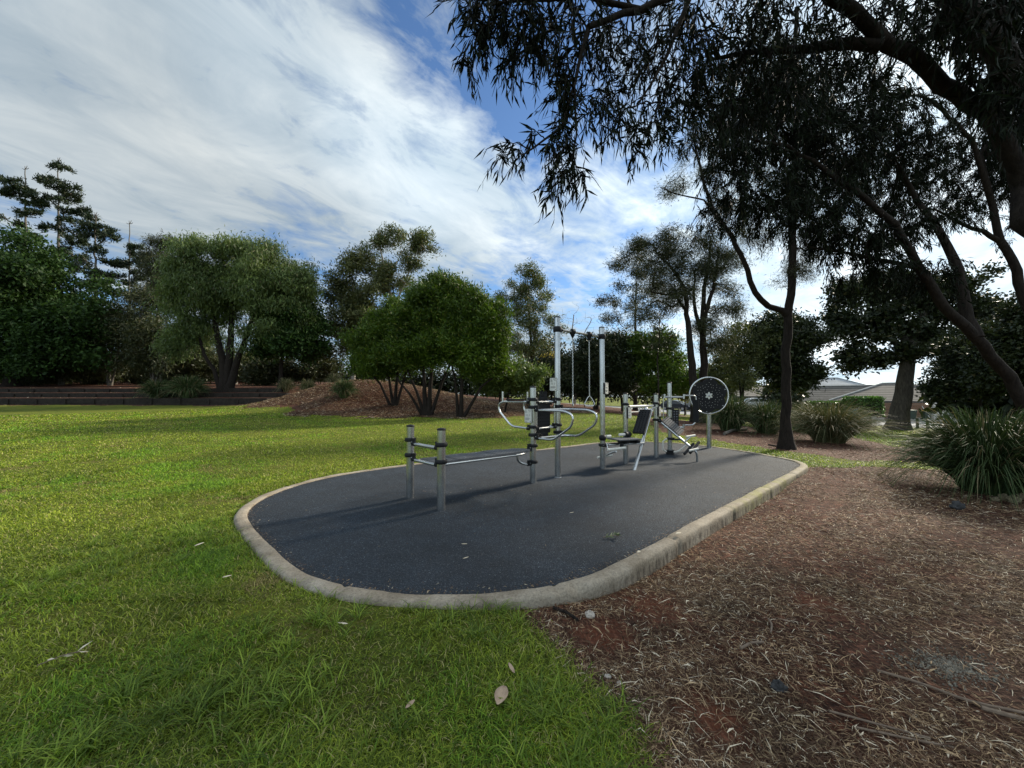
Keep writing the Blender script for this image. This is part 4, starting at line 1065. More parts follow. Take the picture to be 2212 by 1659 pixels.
# bright green bushes on the mound
GB = 'multi-stemmed bushes on the bark mound'
def bush(u, Y, bl, n, stems, lab, seed, per=80, mat='bottle', L=(.18,.36)):
    return tree('bushy_tree', lab, u, Y, bl, n, LM[mat], per, .28, L, (.06,.11), stems=[gstem(u+a, Y, pts, r, .05) for a, pts, r in stems], seed=seed, group=GB, cat='bushy tree', shell=.25, up_=.25, dep=.8, rtip=.012, seg=.4, flare=.2)
bush(850, 25.6, [(835,730,62,48),(800,765,42,35),(870,705,45,40),(840,785,60,30),(795,800,30,18),(775,785,22,14),(800,728,24,16),(862,668,22,16)], 560, [(0,[(840,815,25.6),(820,780,25.6)],.11),(3,[(858,810,25.6),(850,740,25.6)],.13),(6,[(875,810,25.6),(890,760,25.6)],.1),(-6,[(822,830,25.5),(795,800,25.3)],.09)], 'green bushy tree at the back left of the mound group', 91)
bush(918, 23.4, [(950,655,62,48),(905,690,55,48),(985,690,55,45),(930,735,75,45),(900,770,70,32),(965,615,35,22),(880,745,45,40),(905,640,24,20),(1002,632,22,18),(945,602,18,12),(1015,650,22,16)], 720, [(0,[(900,845,23.4),(880,800,23.2)],.12),(4,[(915,830,23.4),(915,740,23.4)],.17),(8,[(930,830,23.4),(938,720,23.4)],.17),(12,[(955,825,23.5),(985,760,23.5)],.12),(-4,[(885,850,23),(855,815,23)],.09)], 'tallest green bushy tree in the middle of the mound', 92)
bush(994, 22.8, [(1035,700,48,48),(1050,745,40,40),(1010,755,60,40),(1040,785,45,28),(1015,665,45,35),(1070,672,18,18),(1088,715,16,20),(1080,780,22,16)], 580, [(-4,[(985,835,22.8),(975,780,22.8)],.1),(2,[(998,815,22.8),(1010,720,22.8)],.14),(6,[(1040,835,22.7),(1085,800,22.7)],.1)], 'green bushy tree with a leaning stem at the right of the mound', 93)
bush(1085, 25.5, [(1095,812,55,28),(1130,822,40,24),(1060,825,35,20)], 190, [(-6,[(1080,845,25.5),(1070,825,25.5)],.07),(5,[(1100,845,25.5),(1115,820,25.5)],.07)], 'low grey-green spreading bush at the right foot of the mound', 94, 80, 'wattle', (.2,.4))
# behind the ring frame
for i, (u, Y, bl, n, mt, lab) in enumerate([
  (1285, 33, [(1270,800,42,45),(1290,760,30,40),(1250,830,35,28)], 190, 'shade', 'dark bush seen between the tall posts under the rings'),
  (1345, 34, [(1345,765,48,42),(1330,810,50,40)], 240, 'shade', 'dark bush right of the tall post with the cream sign'),
  (1415, 33, [(1410,765,45,42),(1430,810,50,40),(1445,770,30,40)], 260, 'bottle', 'rounded olive-green bush with a sunlit top behind the pull bar'),
  (1185, 36, [(1190,800,40,40),(1165,820,40,30)], 150, 'shade', 'dark bush at the left of the tall ring post'),
  (1560, 34, [(1565,800,45,45),(1540,830,30,28)], 170, 'olive', 'olive bush behind the wheel')]):
    tree('shrub', lab, u, Y, bl, n, LM[mt], 85, .4, (.22,.45), (.08,.15), stems=[gstem(u,Y,[(u-10,800,Y),(u-18,770,Y)],.1,.04),gstem(u+4,Y,[(u+14,800,Y),(u+20,760,Y)],.1,.04)], r0=.1, seed=100+i, group='bushes behind the exercise frames', cat='shrub', shell=.5)
tree('flowering_wattle', 'shrub covered in yellow blossom behind the tall ring post', 1205, 40, [(1192,775,20,16),(1180,800,14,12),(1215,790,18,16)], 45, LM['yellow'], 60, .3, (.16,.3), (.12,.22), r0=.06, seed=111, cat='shrub', flare=0)
tree('flowering_wattle', 'yellow-green bush beside the street behind the swinging pads', 1478, 38, [(1478,843,20,22),(1490,825,10,10)], 50, LM['yolive'], 60, .3, (.16,.3), (.12,.2), r0=.06, seed=112, cat='shrub', flare=0)
# bare tree
def bare():
    ba = base_at(1240, 46)
    t = Tree('bare_tree', 'leafless grey tree whose twigs show above the crossbar', ba, 121, 'tree', None, [gstem(1240,46,[(1242,780,46),(1236,720,46),(1240,680,46)],.14,.05),gstem(1242,46,[(1252,740,46),(1278,690,46)],.1,.04)], step=.6)
    t.grow(blobs(t.rng, [(1238,685,35,34),(1275,695,18,26),(1225,730,25,20)], 46, .8, 70, .3), -.02, 3, .03, rtip=.008, pipe=.5)
    t.wood(M['barkp'])
bare()
# she-oaks in front of the street
GO = 'she-oaks beside the street'
tree('she_oak', 'small open she-oak against the sky left of the tall dark-trunked trees', 1372, 40, [(1345,595,35,30),(1385,570,38,40),(1375,540,25,20),(1355,640,45,28),(1405,620,35,38),(1320,650,25,22),(1345,690,35,20)], 120, LM['oak'], 70, .36, (.28,.55), (.05,.09), stems=[gstem(1372,40,[(1372,760,40),(1372,680,40),(1376,580,40)],.22,.05)], seed=131, group=GO, shell=.3, bark='bark')
z7 = lambda l: [(1267.2+x*.295, 489.6+y*.295, rx*.295, ry*.295) for x, y, rx, ry in l]
z7p = lambda l, Y: [(1267.2+x*.295, 489.6+y*.295, Y) for x, y in l]
tree('she_oak', 'tall she-oak with a black trunk directly behind the wheel, left of its twin', 1503, 19.4, z7([(400,150,80,60),(330,230,60,50),(520,200,110,70),(620,60,90,70),(680,240,110,90),(640,330,100,60),(460,330,90,60),(560,430,120,60),(440,640,90,70),(620,560,120,70),(720,480,80,60)]), 300, LM['oak'], 62, .24, (.16,.34), (.02,.04),
     stems=[(tuple([tuple(base_at(1503,19.4)-Vector((0,0,.1)))]+[tuple(P(*p)) for p in z7p([(790,1200),(765,950),(740,700),(720,450),(640,330),(560,240)],19.4)]),.24,.05),(tuple([tuple(P(*z7p([(735,620)],19.4)[0]))]+[tuple(P(*p)) for p in z7p([(640,500),(480,480)],19.2)]),.09,.03)], seed=132, group=GO, shell=.25, seg=.4, down=.05, flare=.4)
tree('she_oak', 'tall she-oak with a black trunk directly behind the wheel, right of its twin', 1528, 19.8, z7([(900,200,90,120),(960,320,90,80),(850,350,80,80),(1050,250,90,100),(1000,450,90,60),(900,60,100,60),(950,760,120,60),(820,760,80,50),(930,880,120,70),(1000,640,90,60),(1080,560,80,50),(780,330,60,60)]), 300, LM['oak'], 62, .24, (.16,.34), (.02,.04),
     stems=[(tuple([tuple(base_at(1528,19.8)-Vector((0,0,.1)))]+[tuple(P(*p)) for p in z7p([(868,1200),(850,900),(850,700),(880,600),(930,450),(960,260)],19.8)]),.26,.05),(tuple([tuple(P(*z7p([(850,800)],19.8)[0]))]+[tuple(P(*p)) for p in z7p([(800,640),(780,480),(790,330)],19.9)]),.12,.04),(tuple([tuple(P(*z7p([(850,700)],19.8)[0]))]+[tuple(P(*p)) for p in z7p([(860,450),(900,250),(905,80)],20.1)]),.14,.04)], seed=133, group=GO, shell=.25, seg=.4, down=.05, flare=.4)
# bare leaning trunk with a long curved limb
L5 = [(1544,462),(1522,400),(1506,337),(1494,265),(1488,244)]
tree('casuarina_tree', 'tall dark trunk on the bark with a long curved limb sweeping up and left', 1696, 10.6, [(1470,400,55,30),(1455,425,40,28),(1500,340,50,40),(1540,300,45,50),(1560,410,45,45),(1580,480,40,40),(1620,380,60,60),(1660,250,80,80),(1700,130,90,90),(1760,250,70,80),(1690,430,70,60),(1760,430,60,70),(1640,500,50,45),(1740,560,50,45),(1600,180,70,70),(1765,510,70,60),(1725,590,45,35),(1800,430,80,70)], 760, LM['oak'], 64, .12, (.09,.2), (.008,.018),
     stems=[(tuple([tuple(base_at(1696,10.6)-Vector((0,0,.1)))]+[tuple(P(u,v,10.6)) for u, v in [(1697,900),(1698,755),(1704,681),(1708,640),(1712,560),(1713,489),(1716,380),(1722,250),(1715,120),(1720,20)]]),.125,.05),
            (tuple([tuple(P(1703,685,10.6))]+[tuple(P(u,v,10.6+dy)) for u, v, dy in [(1689,670,0),(1660,660,-.1),(1630,631,-.2),(1615,584,-.3),(1600,548,-.35),(1580,510,-.4)]+[(u,v,-.4) for u, v in L5]]),.085,.018),
            (tuple([tuple(P(1550,475,10.2))]+[tuple(P(u,v,10.1)) for u, v in [(1520,432),(1490,425),(1455,418),(1425,405)]]),.03,.01)], seed=141, shell=.2, seg=.3, flare=.9, rtip=.005, down=.05, bark='bark')
tree('broadleaf_tree', 'dense dark round tree seen right behind the bare trunk', 1700, 25, [(1690,715,45,45),(1725,745,42,50),(1675,770,40,45),(1725,800,40,40),(1690,820,45,30),(1655,720,35,40)], 380, LM['shade'], 75, .3, (.2,.4), (.09,.17), stems=[gstem(1700,25,[(1700,800,25),(1695,720,25)],.2,.06)], seed=151, group=GO)
tree('scrub_tree', 'sparse olive tree between the wheel and the bare trunk', 1610, 24, [(1600,720,28,30),(1620,770,32,35),(1640,730,25,30),(1580,760,30,30),(1600,810,35,25)], 170, LM['olive'], 34, .25, (.16,.32), (.06,.11), stems=[gstem(1600,24,[(1606,830,24),(1625,770,24)],.1,.03),gstem(1604,24,[(1596,800,24),(1590,720,24)],.08,.03)], seed=152, shell=.2)
tree('scrub_tree', 'thin dark sapling standing just behind the pull bar', 1423, 20, [(1425,700,18,24),(1418,740,24,30)], 30, LM['shade'], 25, .2, (.14,.28), (.05,.09), stems=[gstem(1425,20,[(1423,860,20),(1420,780,20),(1425,690,20)],.05,.02)], seed=153, shell=.2, flare=0)
# bottle tree with the pale tapering trunk
z8 = lambda l: [(1693+x*.3472, 518+y*.3472, rx*.3472, ry*.3472) for x, y, rx, ry in l]
tree('bottle_tree', 'broad leafy tree with a thick pale tapering trunk beside the street', 1944, 27, z8([(420,330,150,90),(600,260,140,90),(780,300,140,100),(350,480,120,70),(330,580,100,70),(420,700,110,60),(480,780,90,50),(560,560,120,80),(650,450,130,90),(900,380,130,90),(850,560,120,80),(950,620,110,70),(760,700,100,60),(1000,480,100,90),(1200,420,160,90),(1050,300,150,80),(620,720,80,60)]), 620, LM['shade'], 44, .34, (.22,.42), (.14,.26),
     stems=[(tuple([tuple(base_at(1936,27)-Vector((0,0,.15)))]+[tuple(P(u,v,27)) for u, v in [(1944,890),(1953,850),(1958,800),(1965,745)]]),.60,.36),(tuple([tuple(P(1962,770,27))]+[tuple(P(u,v,27)) for u, v in [(1930,735),(1890,725),(1840,722)]]),.25,.08),(tuple([tuple(P(1964,755,27))]+[tuple(P(u,v,27)) for u, v in [(1985,700),(2020,640),(2050,610)]]),.28,.08),(tuple([tuple(P(1962,760,27))]+[tuple(P(u,v,27)) for u, v in [(1940,690),(1925,630)]]),.26,.08)], seed=161, bark='barkb', shell=.25, flare=.35, wob=.2)
for i, (u, Y, bl, lab) in enumerate([
   (2120, 17, [(2120,800,70,45),(2060,830,45,28),(2130,760,60,40)], 'dark leafy bush behind the huge tussock, left part of the thicket'),
   (2215, 15, [(2200,780,70,60),(2240,720,70,60)], 'dark leafy bush at the right edge behind the leaning trunk'),
   (2110, 24, [(2080,770,60,45),(2130,730,70,45),(2200,700,60,50)], 'dark leafy tree behind the thicket near the bins')]):
    tree('shrub', lab, u, Y, bl, 330, LM['shade'], 75, .22, (.13,.27), (.07,.13), r0=.09, seed=170+i, group='dark bushes at the right edge', cat='shrub')

def thicket(bl, n, seed):
    rng = fold(seed); C = []
    for (u, v, ru, rv, Y, k) in bl:
        d = unit(rng.normal(0, 1, (k, 3)))*(rng.uniform(0, 1, (k, 1))**.4); c = np.array(P(u, v, Y)); C.append(c+d*np.array([ru/F*Y, 2.2, rv/F*Y]))
    C = np.vstack(C); C = C+rng.normal(0, .3, C.shape); n = len(C)
    V, Q = leaf_quads(C, rng.normal(0, 1, (n, 3))+np.array([0, 0, -.2]), rng.uniform(.4, .9, n), rng.uniform(.2, .4, n), rng)
    tag(np_mesh('far_thicket', V, Q, LM['shade']), kind='stuff')
thicket([(u, 822+8*math.sin(u*.05), 48, 36, 64+4*math.sin(u*.031), 1500) for u in range(-130, 720, 45)]+[(u, 830+7*math.sin(u*.06), 45, 36, 66, 1500) for u in range(720, 1420, 45)]+[(1180, 770, 50, 50, 66, 1600), (1300, 770, 50, 45, 66, 1600), (1690, 850, 40, 30, 46, 900), (1600, 830, 30, 25, 70, 700)], 0, 401)
thicket([(2240, 830, 80, 60, 20, 3000), (2330, 800, 100, 90, 18, 3000), (2190, 860, 60, 35, 22, 1800), (2110, 868, 40, 22, 24, 1000)], 0, 402)
# ------------------------------------------------------------------ the two overhanging trees at the right
z6 = lambda l: [(1555+x*.3472, y*.3472) for x, y in l]
def near_tree(label, base, stems, bl, n, seed, per, L, Wd, rtip, spread, down, seg, name='weeping_tree', along=.7, dep=.5, b=.75, up=.12, twig=None, pw=.7):
    t = Tree(name, label, base, seed, 'tree', 'dark weeping trees overhanging the pad', stems, step=seg)
    T = np.vstack([blobs(t.rng, [b_], b_[4], b_[5], b_[6], .1, .1) for b_ in bl])
    T = T[T[:, 2] > .9]
    t.grow(T, up, 5, .16, rtip=rtip, pipe=.36, twig=twig)
    t.wood(M['bark'], sides=5)
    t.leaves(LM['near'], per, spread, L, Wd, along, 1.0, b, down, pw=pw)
    return t
def SS(pts, r0, r1, start=None):
    q = [tuple(P(*p)) for p in pts]
    if start is not None: q = [tuple(start)]+q
    return (q, r0, r1)
b1 = Vector((5.4, 2.7, gz1(5.4, 2.7)-.1))
Aend = P(2212, 399, 3.4)
A = [(2145,260,3.3),(2041,180,3.2),(1972,125,3.1),(1920,94,3.05),(1867,45,3.0),(1833,17,2.95),(1760,-40,2.9),(1660,-60,2.8),(1500,-30,2.7),(1380,20,2.6),(1270,60,2.5)]
st1 = [([tuple(b1), (5.2,2.8,1.2), (4.9,3.0,2.3), (4.45,3.3,2.9), tuple(Aend)]+[tuple(P(*p)) for p in A], .12, .018),
       ([(5.3,2.75,.8), (5.0,2.4,2.2), (4.5,2.4,3.1), tuple(P(2212,215,2.5)), tuple(P(2150,110,2.45)), tuple(P(2080,20,2.4)), tuple(P(2000,-60,2.4)), tuple(P(1800,-190,2.3)), tuple(P(1560,-260,2.2)), tuple(P(1300,-200,2.2))], .12, .03),
       SS([(1902,100,3.05),(1830,92,3.1),(1736,107,3.2),(1640,110,3.2),(1530,130,3.2)], .05, .012),
       SS([(1270,60,2.5),(1240,180,2.45),(1215,270,2.4),(1180,300,2.38),(1130,335,2.35)], .014, .005),
       SS([(1240,180,2.45),(1245,290,2.4),(1235,360,2.4)], .010, .004),
       SS([(1380,20,2.6),(1250,-10,2.45),(1130,5,2.35),(1060,10,2.3)], .02, .006),
       SS([(1500,-30,2.7),(1440,120,2.7),(1380,220,2.7)], .02, .006),
       ([tuple(P(1300,-200,2.2)), (.4,1.0,4.3), (-.6,-.2,4.6)], .05, .02),
       ([tuple(P(1560,-260,2.2)), (2.0,.6,4.4), (1.2,-1.0,4.8)], .06, .02)]
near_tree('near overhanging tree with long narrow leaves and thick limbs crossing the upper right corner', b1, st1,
  [(1050,50,55,60,2.35,1.2,50),(1030,110,22,55,2.35,1.,16),(1130,80,70,80,2.45,1.2,79),(1240,100,90,90,2.6,1.2,99),(1225,235,34,55,2.42,.7,28),(1215,330,42,55,2.4,.6,30),(1195,405,10,34,2.4,.5,5),(1235,390,16,32,2.4,.5,7),(1115,352,34,12,2.35,.5,7),(1160,318,18,10,2.38,.4,4),(1085,370,14,8,2.35,.4,2),(1200,440,8,22,2.4,.4,5),(1222,400,12,22,2.4,.4,5),(1258,405,8,20,2.4,.4,4),(1010,165,10,24,2.33,.6,6),(1100,165,16,24,2.4,.6,7),(1380,330,30,40,2.75,.6,11),(1520,270,70,60,3.0,1.,63),(1640,240,80,60,3.1,1.,73),(1170,130,40,40,2.4,.8,17),
   (1330,150,80,110,2.8,1.2,84),(1345,290,45,55,2.7,.7,22),(1290,270,30,50,2.6,.6,16),(1450,140,95,120,2.9,1.2,144),(1430,290,50,50,2.8,.7,31),(1570,120,110,120,3.0,1.2,162),(1700,110,110,120,3.1,1.2,153),(1840,120,110,100,3.2,1.1,96),(1970,50,90,60,3.2,1.,80),(2080,70,80,70,2.9,1.,131),(2160,170,60,120,2.9,1.,198),(2190,40,60,60,2.8,1.,109),
   (2120,60,80,80,2.2,.6,53),(2190,230,40,120,2.25,.6,45),(2020,20,90,50,2.25,.6,28),(1600,-150,300,120,2.6,1.0,113),(1100,-120,180,100,2.3,1.0,66),(2000,-150,250,120,2.6,1.,113)],
  0, 201, 11, (.06,.115), (.009,.0155), .0018, .005, .55, .14, b=.72, up=.12, twig=(.10, .26), pw=1.0)
b2 = base_at(2292, 7.3); b2.z -= .1
C_ = [(2211,872,7.0),(2179,813,7.0),(2137,768,6.9),(2103,723,6.8),(2040,664,6.7),(1988,580,6.6),(1964,542,6.5),(1930,486,6.4),(1867,424,6.3),(1815,392,6.2),(1777,361,6.2),(1700,320,6.1),(1620,300,6.0)]
st2 = [([tuple(b2)]+[tuple(P(*p)) for p in C_], .12, .022),
       SS([(2110,730,6.8),(2092,690,6.9),(2071,605,7.0),(2061,563,7.0),(2031,503,7.1),(1982,434,7.2),(1940,360,7.2)], .10, .03),
       ([tuple(b2+Vector((.3,.2,0))), tuple(P(2260,760,7.6)), tuple(P(2211,633,7.6)), tuple(P(2186,563,7.6)), tuple(P(2159,521,7.6)), tuple(P(2145,451,7.6)), tuple(P(2120,340,7.6))], .13, .04),
       SS([(2159,521,7.6),(2120,500,7.6),(2076,483,7.6),(2020,450,7.5)], .05, .015),
       SS([(1988,580,6.6),(1900,560,6.6),(1820,545,6.5),(1740,530,6.4)], .045, .012),
       SS([(2145,451,7.6),(2100,300,7.3),(2000,210,7.0),(1900,200,6.8)], .05, .015)]
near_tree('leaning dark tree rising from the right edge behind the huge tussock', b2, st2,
  [(1570,340,70,80,6.2,1.,60),(1680,300,100,110,6.3,1.,120),(1800,300,110,110,6.4,1.,130),(1650,450,70,70,6.2,1.,60),(1760,480,90,80,6.4,1.,85),(1900,400,90,90,8.2,1.2,110),(1860,540,80,50,6.6,1.,60),(1960,300,90,90,6.8,1.,90),(2050,340,100,100,9.0,1.2,110),(2140,400,80,90,9.5,1.2,90),(2210,330,60,120,7.3,1.,90),(1960,500,70,50,6.8,1.,45),(1900,610,80,30,6.8,1.,35),(2000,620,60,35,6.9,.8,25),(1600,220,100,80,6.4,1.,70),(1730,180,100,80,6.6,1.,70),(2300,300,120,200,7.6,1.,120),(2080,470,45,25,7.4,.8,16),(2420,380,160,150,8.5,1.4,200),(2350,120,160,120,7.5,1.4,160),(1850,230,120,80,7.0,1.,90),(1780,400,90,80,7.8,1.,90),(2000,430,100,80,9.4,1.3,110),(1560,470,50,50,7.0,1.,30)],
  0, 202, 52, (.08,.16), (.012,.021), .0032, .03, .6, .2, dep=1., b=.75, up=.15, twig=(.2, .55), pw=1.0)
# off-frame clumps of the leaning tree are added to shade the pad and bed
# ------------------------------------------------------------------ street side
def P3(px, py, Y): return P(1728+px*.1562, 794.9+py*.1562, Y)
M['roof'] = None
def roof_mat(name, c1, c2):
    m = NT(name); co = m.coord('Object'); sep = m.n('ShaderNodeSeparateXYZ'); m.l(co, sep.inputs[0])
    w = m.math('FRACT', m.math('MULTIPLY', sep.outputs[2], 3.4)); row = m.ramp(w, [(0, .3), (.28, .5), (.36, 1.), (.9, 1.25), (1, .6)])
    nz = m.noise(1.5, 5, .6, co); a = m.ramp(nz, [(.3, c1), (.7, c2)])
    m.principled(m.mix(1.0, a, row, 'MULTIPLY'), .85, 0, m.bump(w, .4, .04), .3); return m.m
M['roof'] = roof_mat('roof_tile', (.07, .064, .056), (.12, .11, .096)); M['roofw'] = roof_mat('pale_roof', (.30, .31, .32), (.37, .38, .39))
M['wall'] = simple('render_wall', (.42, .41, .38), (.34, .33, .31), .85, 0, 2, .1, 60)
M['brick'] = simple('brown_wall', (.24, .20, .16), (.19, .16, .13), .85, 0, 6, .2, 60)
M['fascia'] = simple('dark_fascia', (.05, .048, .045), None, .6)
M['glass'] = simple('dark_window', (.015, .017, .02), (.03, .035, .04), .08, 0, 3)
M['timber'] = simple('brown_timber', (.17, .09, .05), (.11, .06, .035), .8, 0, 9, .2, 60)
M['greyt'] = simple('grey_timber', (.17, .155, .13), (.11, .10, .085), .85, 0, 12, .3, 60)
M['sleeper'] = simple('dark_sleeper', (.014, .011, .009), (.034, .028, .022), .9, 0, 5, .5, 40, .2)
def house(name, label, c, ang, hx, hy, eave, ridge, wallm, roofm, over=.5):
    e = empty(name, c, label, 'house'); c = Vector(c); X = Vector((math.cos(ang), math.sin(ang), 0)); Yv = Vector((-math.sin(ang), math.cos(ang), 0))
    MB().box(c+UPV*eave/2, hx, hy, eave/2, X, Yv, UPV).build('wall', wallm, e, smooth=False)
    a, b = hx+over, hy+over; q = [c+X*s*a+Yv*t*b+UPV*eave for s, t in ((-1,-1),(1,-1),(1,1),(-1,1))]
    r = [c-X*(a-b)+UPV*ridge, c+X*(a-b)+UPV*ridge]
    m = MB(); m.add(q+r, [(0,1,5,4),(1,2,5),(2,3,4,5),(3,0,4),(3,2,1,0)])
    ro = m.build('roof', roofm, e, smooth=False)
    for p0, p1 in ((q[0], r[0]), (q[3], r[0]), (q[1], r[1]), (q[2], r[1]), (r[0], r[1])): MB().tube([p0+UPV*.03, p1+UPV*.05], .09, 8).build('ridge_cap', M['wall'] if roofm is M['roof'] else roofm, ro)
    for p0, p1 in ((q[0], q[1]), (q[1], q[2]), (q[2], q[3]), (q[3], q[0])):
        d = (p1-p0).normalized(); MB().box((p0+p1)/2-UPV*.08, (p1-p0).length/2+.06, .05, .09, d, d.cross(UPV), UPV).build('gutter', M['fascia'], ro, smooth=False)
    for t, w, h, z in ((-.62, .9, 1.0, 1.4), (-.15, .5, 2.0, 1.05), (.3, 1.0, 1.1, 1.4), (.72, .6, 1.0, 1.4)):
        p = c-Yv*(hy+.012)+X*t*hx+UPV*z
        o = MB().box(p, w, .03, h/2, X, Yv, UPV).build('window', M['glass'], e, smooth=False)
        fr = MB()
        for s in (-1, 1): fr.box(p+X*s*w-Yv*.02, .04, .04, h/2+.04, X, Yv, UPV)
        for s in (-1, 1): fr.box(p+UPV*s*h/2-Yv*.02, w+.04, .039, .04, X, Yv, UPV)
        fr.build('frame', M['fascia'], o, smooth=False)
    return e
def gh(u, Y): return Vector(tu(u, Y))
hA = gh(1812, 54); hA.z = -1.75
house('house', 'long low house with a ribbed grey-brown tiled roof behind the low hedge', hA, R(-38), 8.5, 4.2, 2.35, 4.5, M['wall'], M['roof'])
hB = gh(1930, 50); hB.z = -1.75
house('house', 'house with a high hipped tiled roof behind the thick pale trunk', hB, R(-38), 6.2, 5.2, 2.5, 4.75, M['wall'], M['roof'])
hC = gh(1625, 62); hC.z = -1.0
house('house', 'house with a low brownish roof seen over the tussocks right of the wheel', hC, R(-12), 7.5, 4.5, 2.3, 4.0, M['brick'], M['roof'])
hD = gh(1770, 78); hD.z = -1.0
house('house', 'house with a white roof showing over the long low one', hD, R(-20), 9, 6, 2.8, 5.9, M['wall'], M['roofw'])
# hedges
def hedge(label, c, ang, hx, hy, h, n, seed):
    rng = fold(seed); e = empty('hedge', c, label, 'hedge', 'clipped hedges across the street'); c = np.array(c)
    X = np.array([math.cos(ang), math.sin(ang), 0]); Y_ = np.array([-math.sin(ang), math.cos(ang), 0])
    f = rng.integers(0, 5, n); a = rng.uniform(-1, 1, n); b = rng.uniform(-1, 1, n); z = rng.uniform(0, 1, n)
    a = np.where(f == 0, 1, np.where(f == 1, -1, a)); b = np.where(f == 2, 1, np.where(f == 3, -1, b)); z = np.where(f == 4, 1, z)
    pos = c+X*(a*hx)[:, None]+Y_*(b*hy)[:, None]+np.c_[np.zeros((n, 2)), z*h]+rng.normal(0, .05, (n, 3))
    V, Q = leaf_quads(pos, rng.normal(0, 1, (n, 3))+np.array([0, 0, .4]), rng.uniform(.12, .24, n), rng.uniform(.08, .15, n), rng)
    np_mesh('foliage', V, Q, LM['hedge'], e)
    MB().box(Vector(c)+UPV*h*.48, hx*.93, hy*.93, h*.47, X, Y_, UPV, .15).build('inner_twigs', M['bark'], e)
def at3(px, py, Y): return P3(px, py, Y)
q = at3(868, 662, 43.5); hedge('tall square-clipped hedge left of the thick pale trunk', q, R(-20), 1.45, 1.0, 2.05, 5200, 301)
q = at3(470, 655, 45.5); hedge('long low clipped hedge with a bright flat top', q, R(-12), 2.7, .8, 1.55, 5200, 302)
# fence, bins, bollards, box, wall
def fence(label, a, b, h, mat, boards=8, name='fence'):
    a = Vector(a); b = Vector(b); e = empty(name, a, label, 'fence'); d = (b-a).normalized(); L = (b-a).length; s = d.cross(UPV)
    m = MB()
    for k in range(boards): m.box((a+b)/2+UPV*h*(k+.5)/boards, L/2, .012, h/boards*.44, d, s, UPV)
    m.build('board_panel', mat, e, smooth=False)
    n = max(2, int(L/2)); 
    for k in range(n+1): MB().box(a+d*L*k/n+UPV*h/2+s*.05, .04, .04, h/2+.03, d, s, UPV).build('post', mat, e, smooth=False)
fence('brown horizontal board fence beyond the driveway', at3(1065, 685, 44), at3(1850, 690, 43), 1.65, M['timber'], 9)
fence('pale upright panel fence beside the parked dark car', P(1482, 889, 54), P(1500, 889, 52), 2.2, M['wall'], 1)
q = at3(1900, 712, 41.5)
e = empty('wall_pillar', q, 'plain grey wall end right of the bins', 'wall'); MB().box(Vector(q)+UPV*.95, .5, .12, .95, bev=.02).build('panel', M['wall'], e); MB().box(Vector(q)+UPV*1.93, .54, .16, .035).build('coping', M['fascia'], e)
def bin_(label, c, lidc, yaw, opened):
    e = empty('wheelie_bin', c, label, 'bin', 'wheelie bins by the fence'); c = Vector(c)
    X = Vector((math.cos(yaw), math.sin(yaw), 0)); Yv = Vector((-math.sin(yaw), math.cos(yaw), 0))
    m = MB(); lo = .24; hi = .30
    vs = [c+X*a*lo+Yv*b*lo+UPV*.08 for a, b in ((-1,-1),(1,-1),(1,1),(-1,1))]+[c+X*a*hi+Yv*b*.36+UPV*.95 for a, b in ((-1,-1),(1,-1),(1,1),(-1,1))]
    m.add(vs, [(3,2,1,0),(4,5,6,7),(0,1,5,4),(1,2,6,5),(2,3,7,6),(3,0,4,7)]); m.build('body', M['binbody'], e, smooth=False)
    MB().box(c+UPV*.99, .32, .39, .03, X, Yv, UPV, .05).build('lid', lidc, e)
    for s in (-1, 1): MB().lathe(c+X*s*.25+Yv*.28+UPV*.1-X*.02, [(.1, 0), (.1, .05)], 14, X).build('wheel', M['plastic'], e)
    MB().tube([c+X*-.22+Yv*.40+UPV*.93, c+X*.22+Yv*.40+UPV*.93], .018, 8).build('handle', M['plastic'], e)
M['binbody'] = simple('bin_green', (.012, .03, .02), None, .5); M['lidg'] = simple('lid_green', (.03, .09, .055), None, .5); M['lidy'] = simple('lid_yellow', (.62, .35, .02), None, .5)
bin_('wheelie bin with a green lid by the board fence', at3(1545, 712, 41.5), M['lidg'], R(-20), 0)
bin_('wheelie bin with a yellow lid by the board fence', at3(1745, 716, 41), M['lidy'], R(-15), 0)
e = empty('leaning_pole', at3(1790, 640, 40.5), 'pale pole leaning over the yellow-lidded bin', 'pole')
MB().tube([at3(1795, 690, 40.5), at3(1688, 528, 41.6)], .035, 8).build('shaft', M['wall'], e); MB().ball(at3(1688, 528, 41.6), .045, 8, 6).build('end_cap', M['fascia'], e)
q = at3(740, 665, 41)
e = empty('service_box', q, 'small pale green service box beside the tall square hedge', 'utility box')
MB().box(Vector(q)+UPV*.36, .3, .22, .36, bev=.03).build('cabinet', M['boxg'] if 'boxg' in M else simple('box_green', (.22, .28, .22), None, .6), e); MB().box(Vector(q)+UPV*.74, .33, .25, .025, bev=.02).build('lid', M['greyt'], e)
bol = None
for (u, vb, Y, h, lab) in ((1880.5, 924.6, 29, .92, 'grey timber bollard alone at the road edge, left of the thick pale trunk'), (1982, 926, 28.5, .82, 'timber bollard at the road edge, right of the thick pale trunk'), (2004, 934, 27, .85, 'slim dark bollard at the road edge, left of the huge tussock'), (1467, 894.5, 42, .68, 'timber bollard in front of the dark parked car, left of its neighbour'), (1481, 896, 41.5, .78, 'timber bollard in front of the dark parked car, at its right end')):
    p = P(u, vb, Y)
    e = empty('bollard', p, lab, 'bollard', 'timber bollards along the road')
    MB().lathe(p-UPV*.15, [(.085, 0), (.085, h+.11), (.07, h+.15)], 14).build('post', M['greyt'], e)
    MB().lathe(p+UPV*(h*.8), [(.087, 0), (.09, .01), (.09, .05), (.087, .06)], 14).build('band', M['fascia'], e)
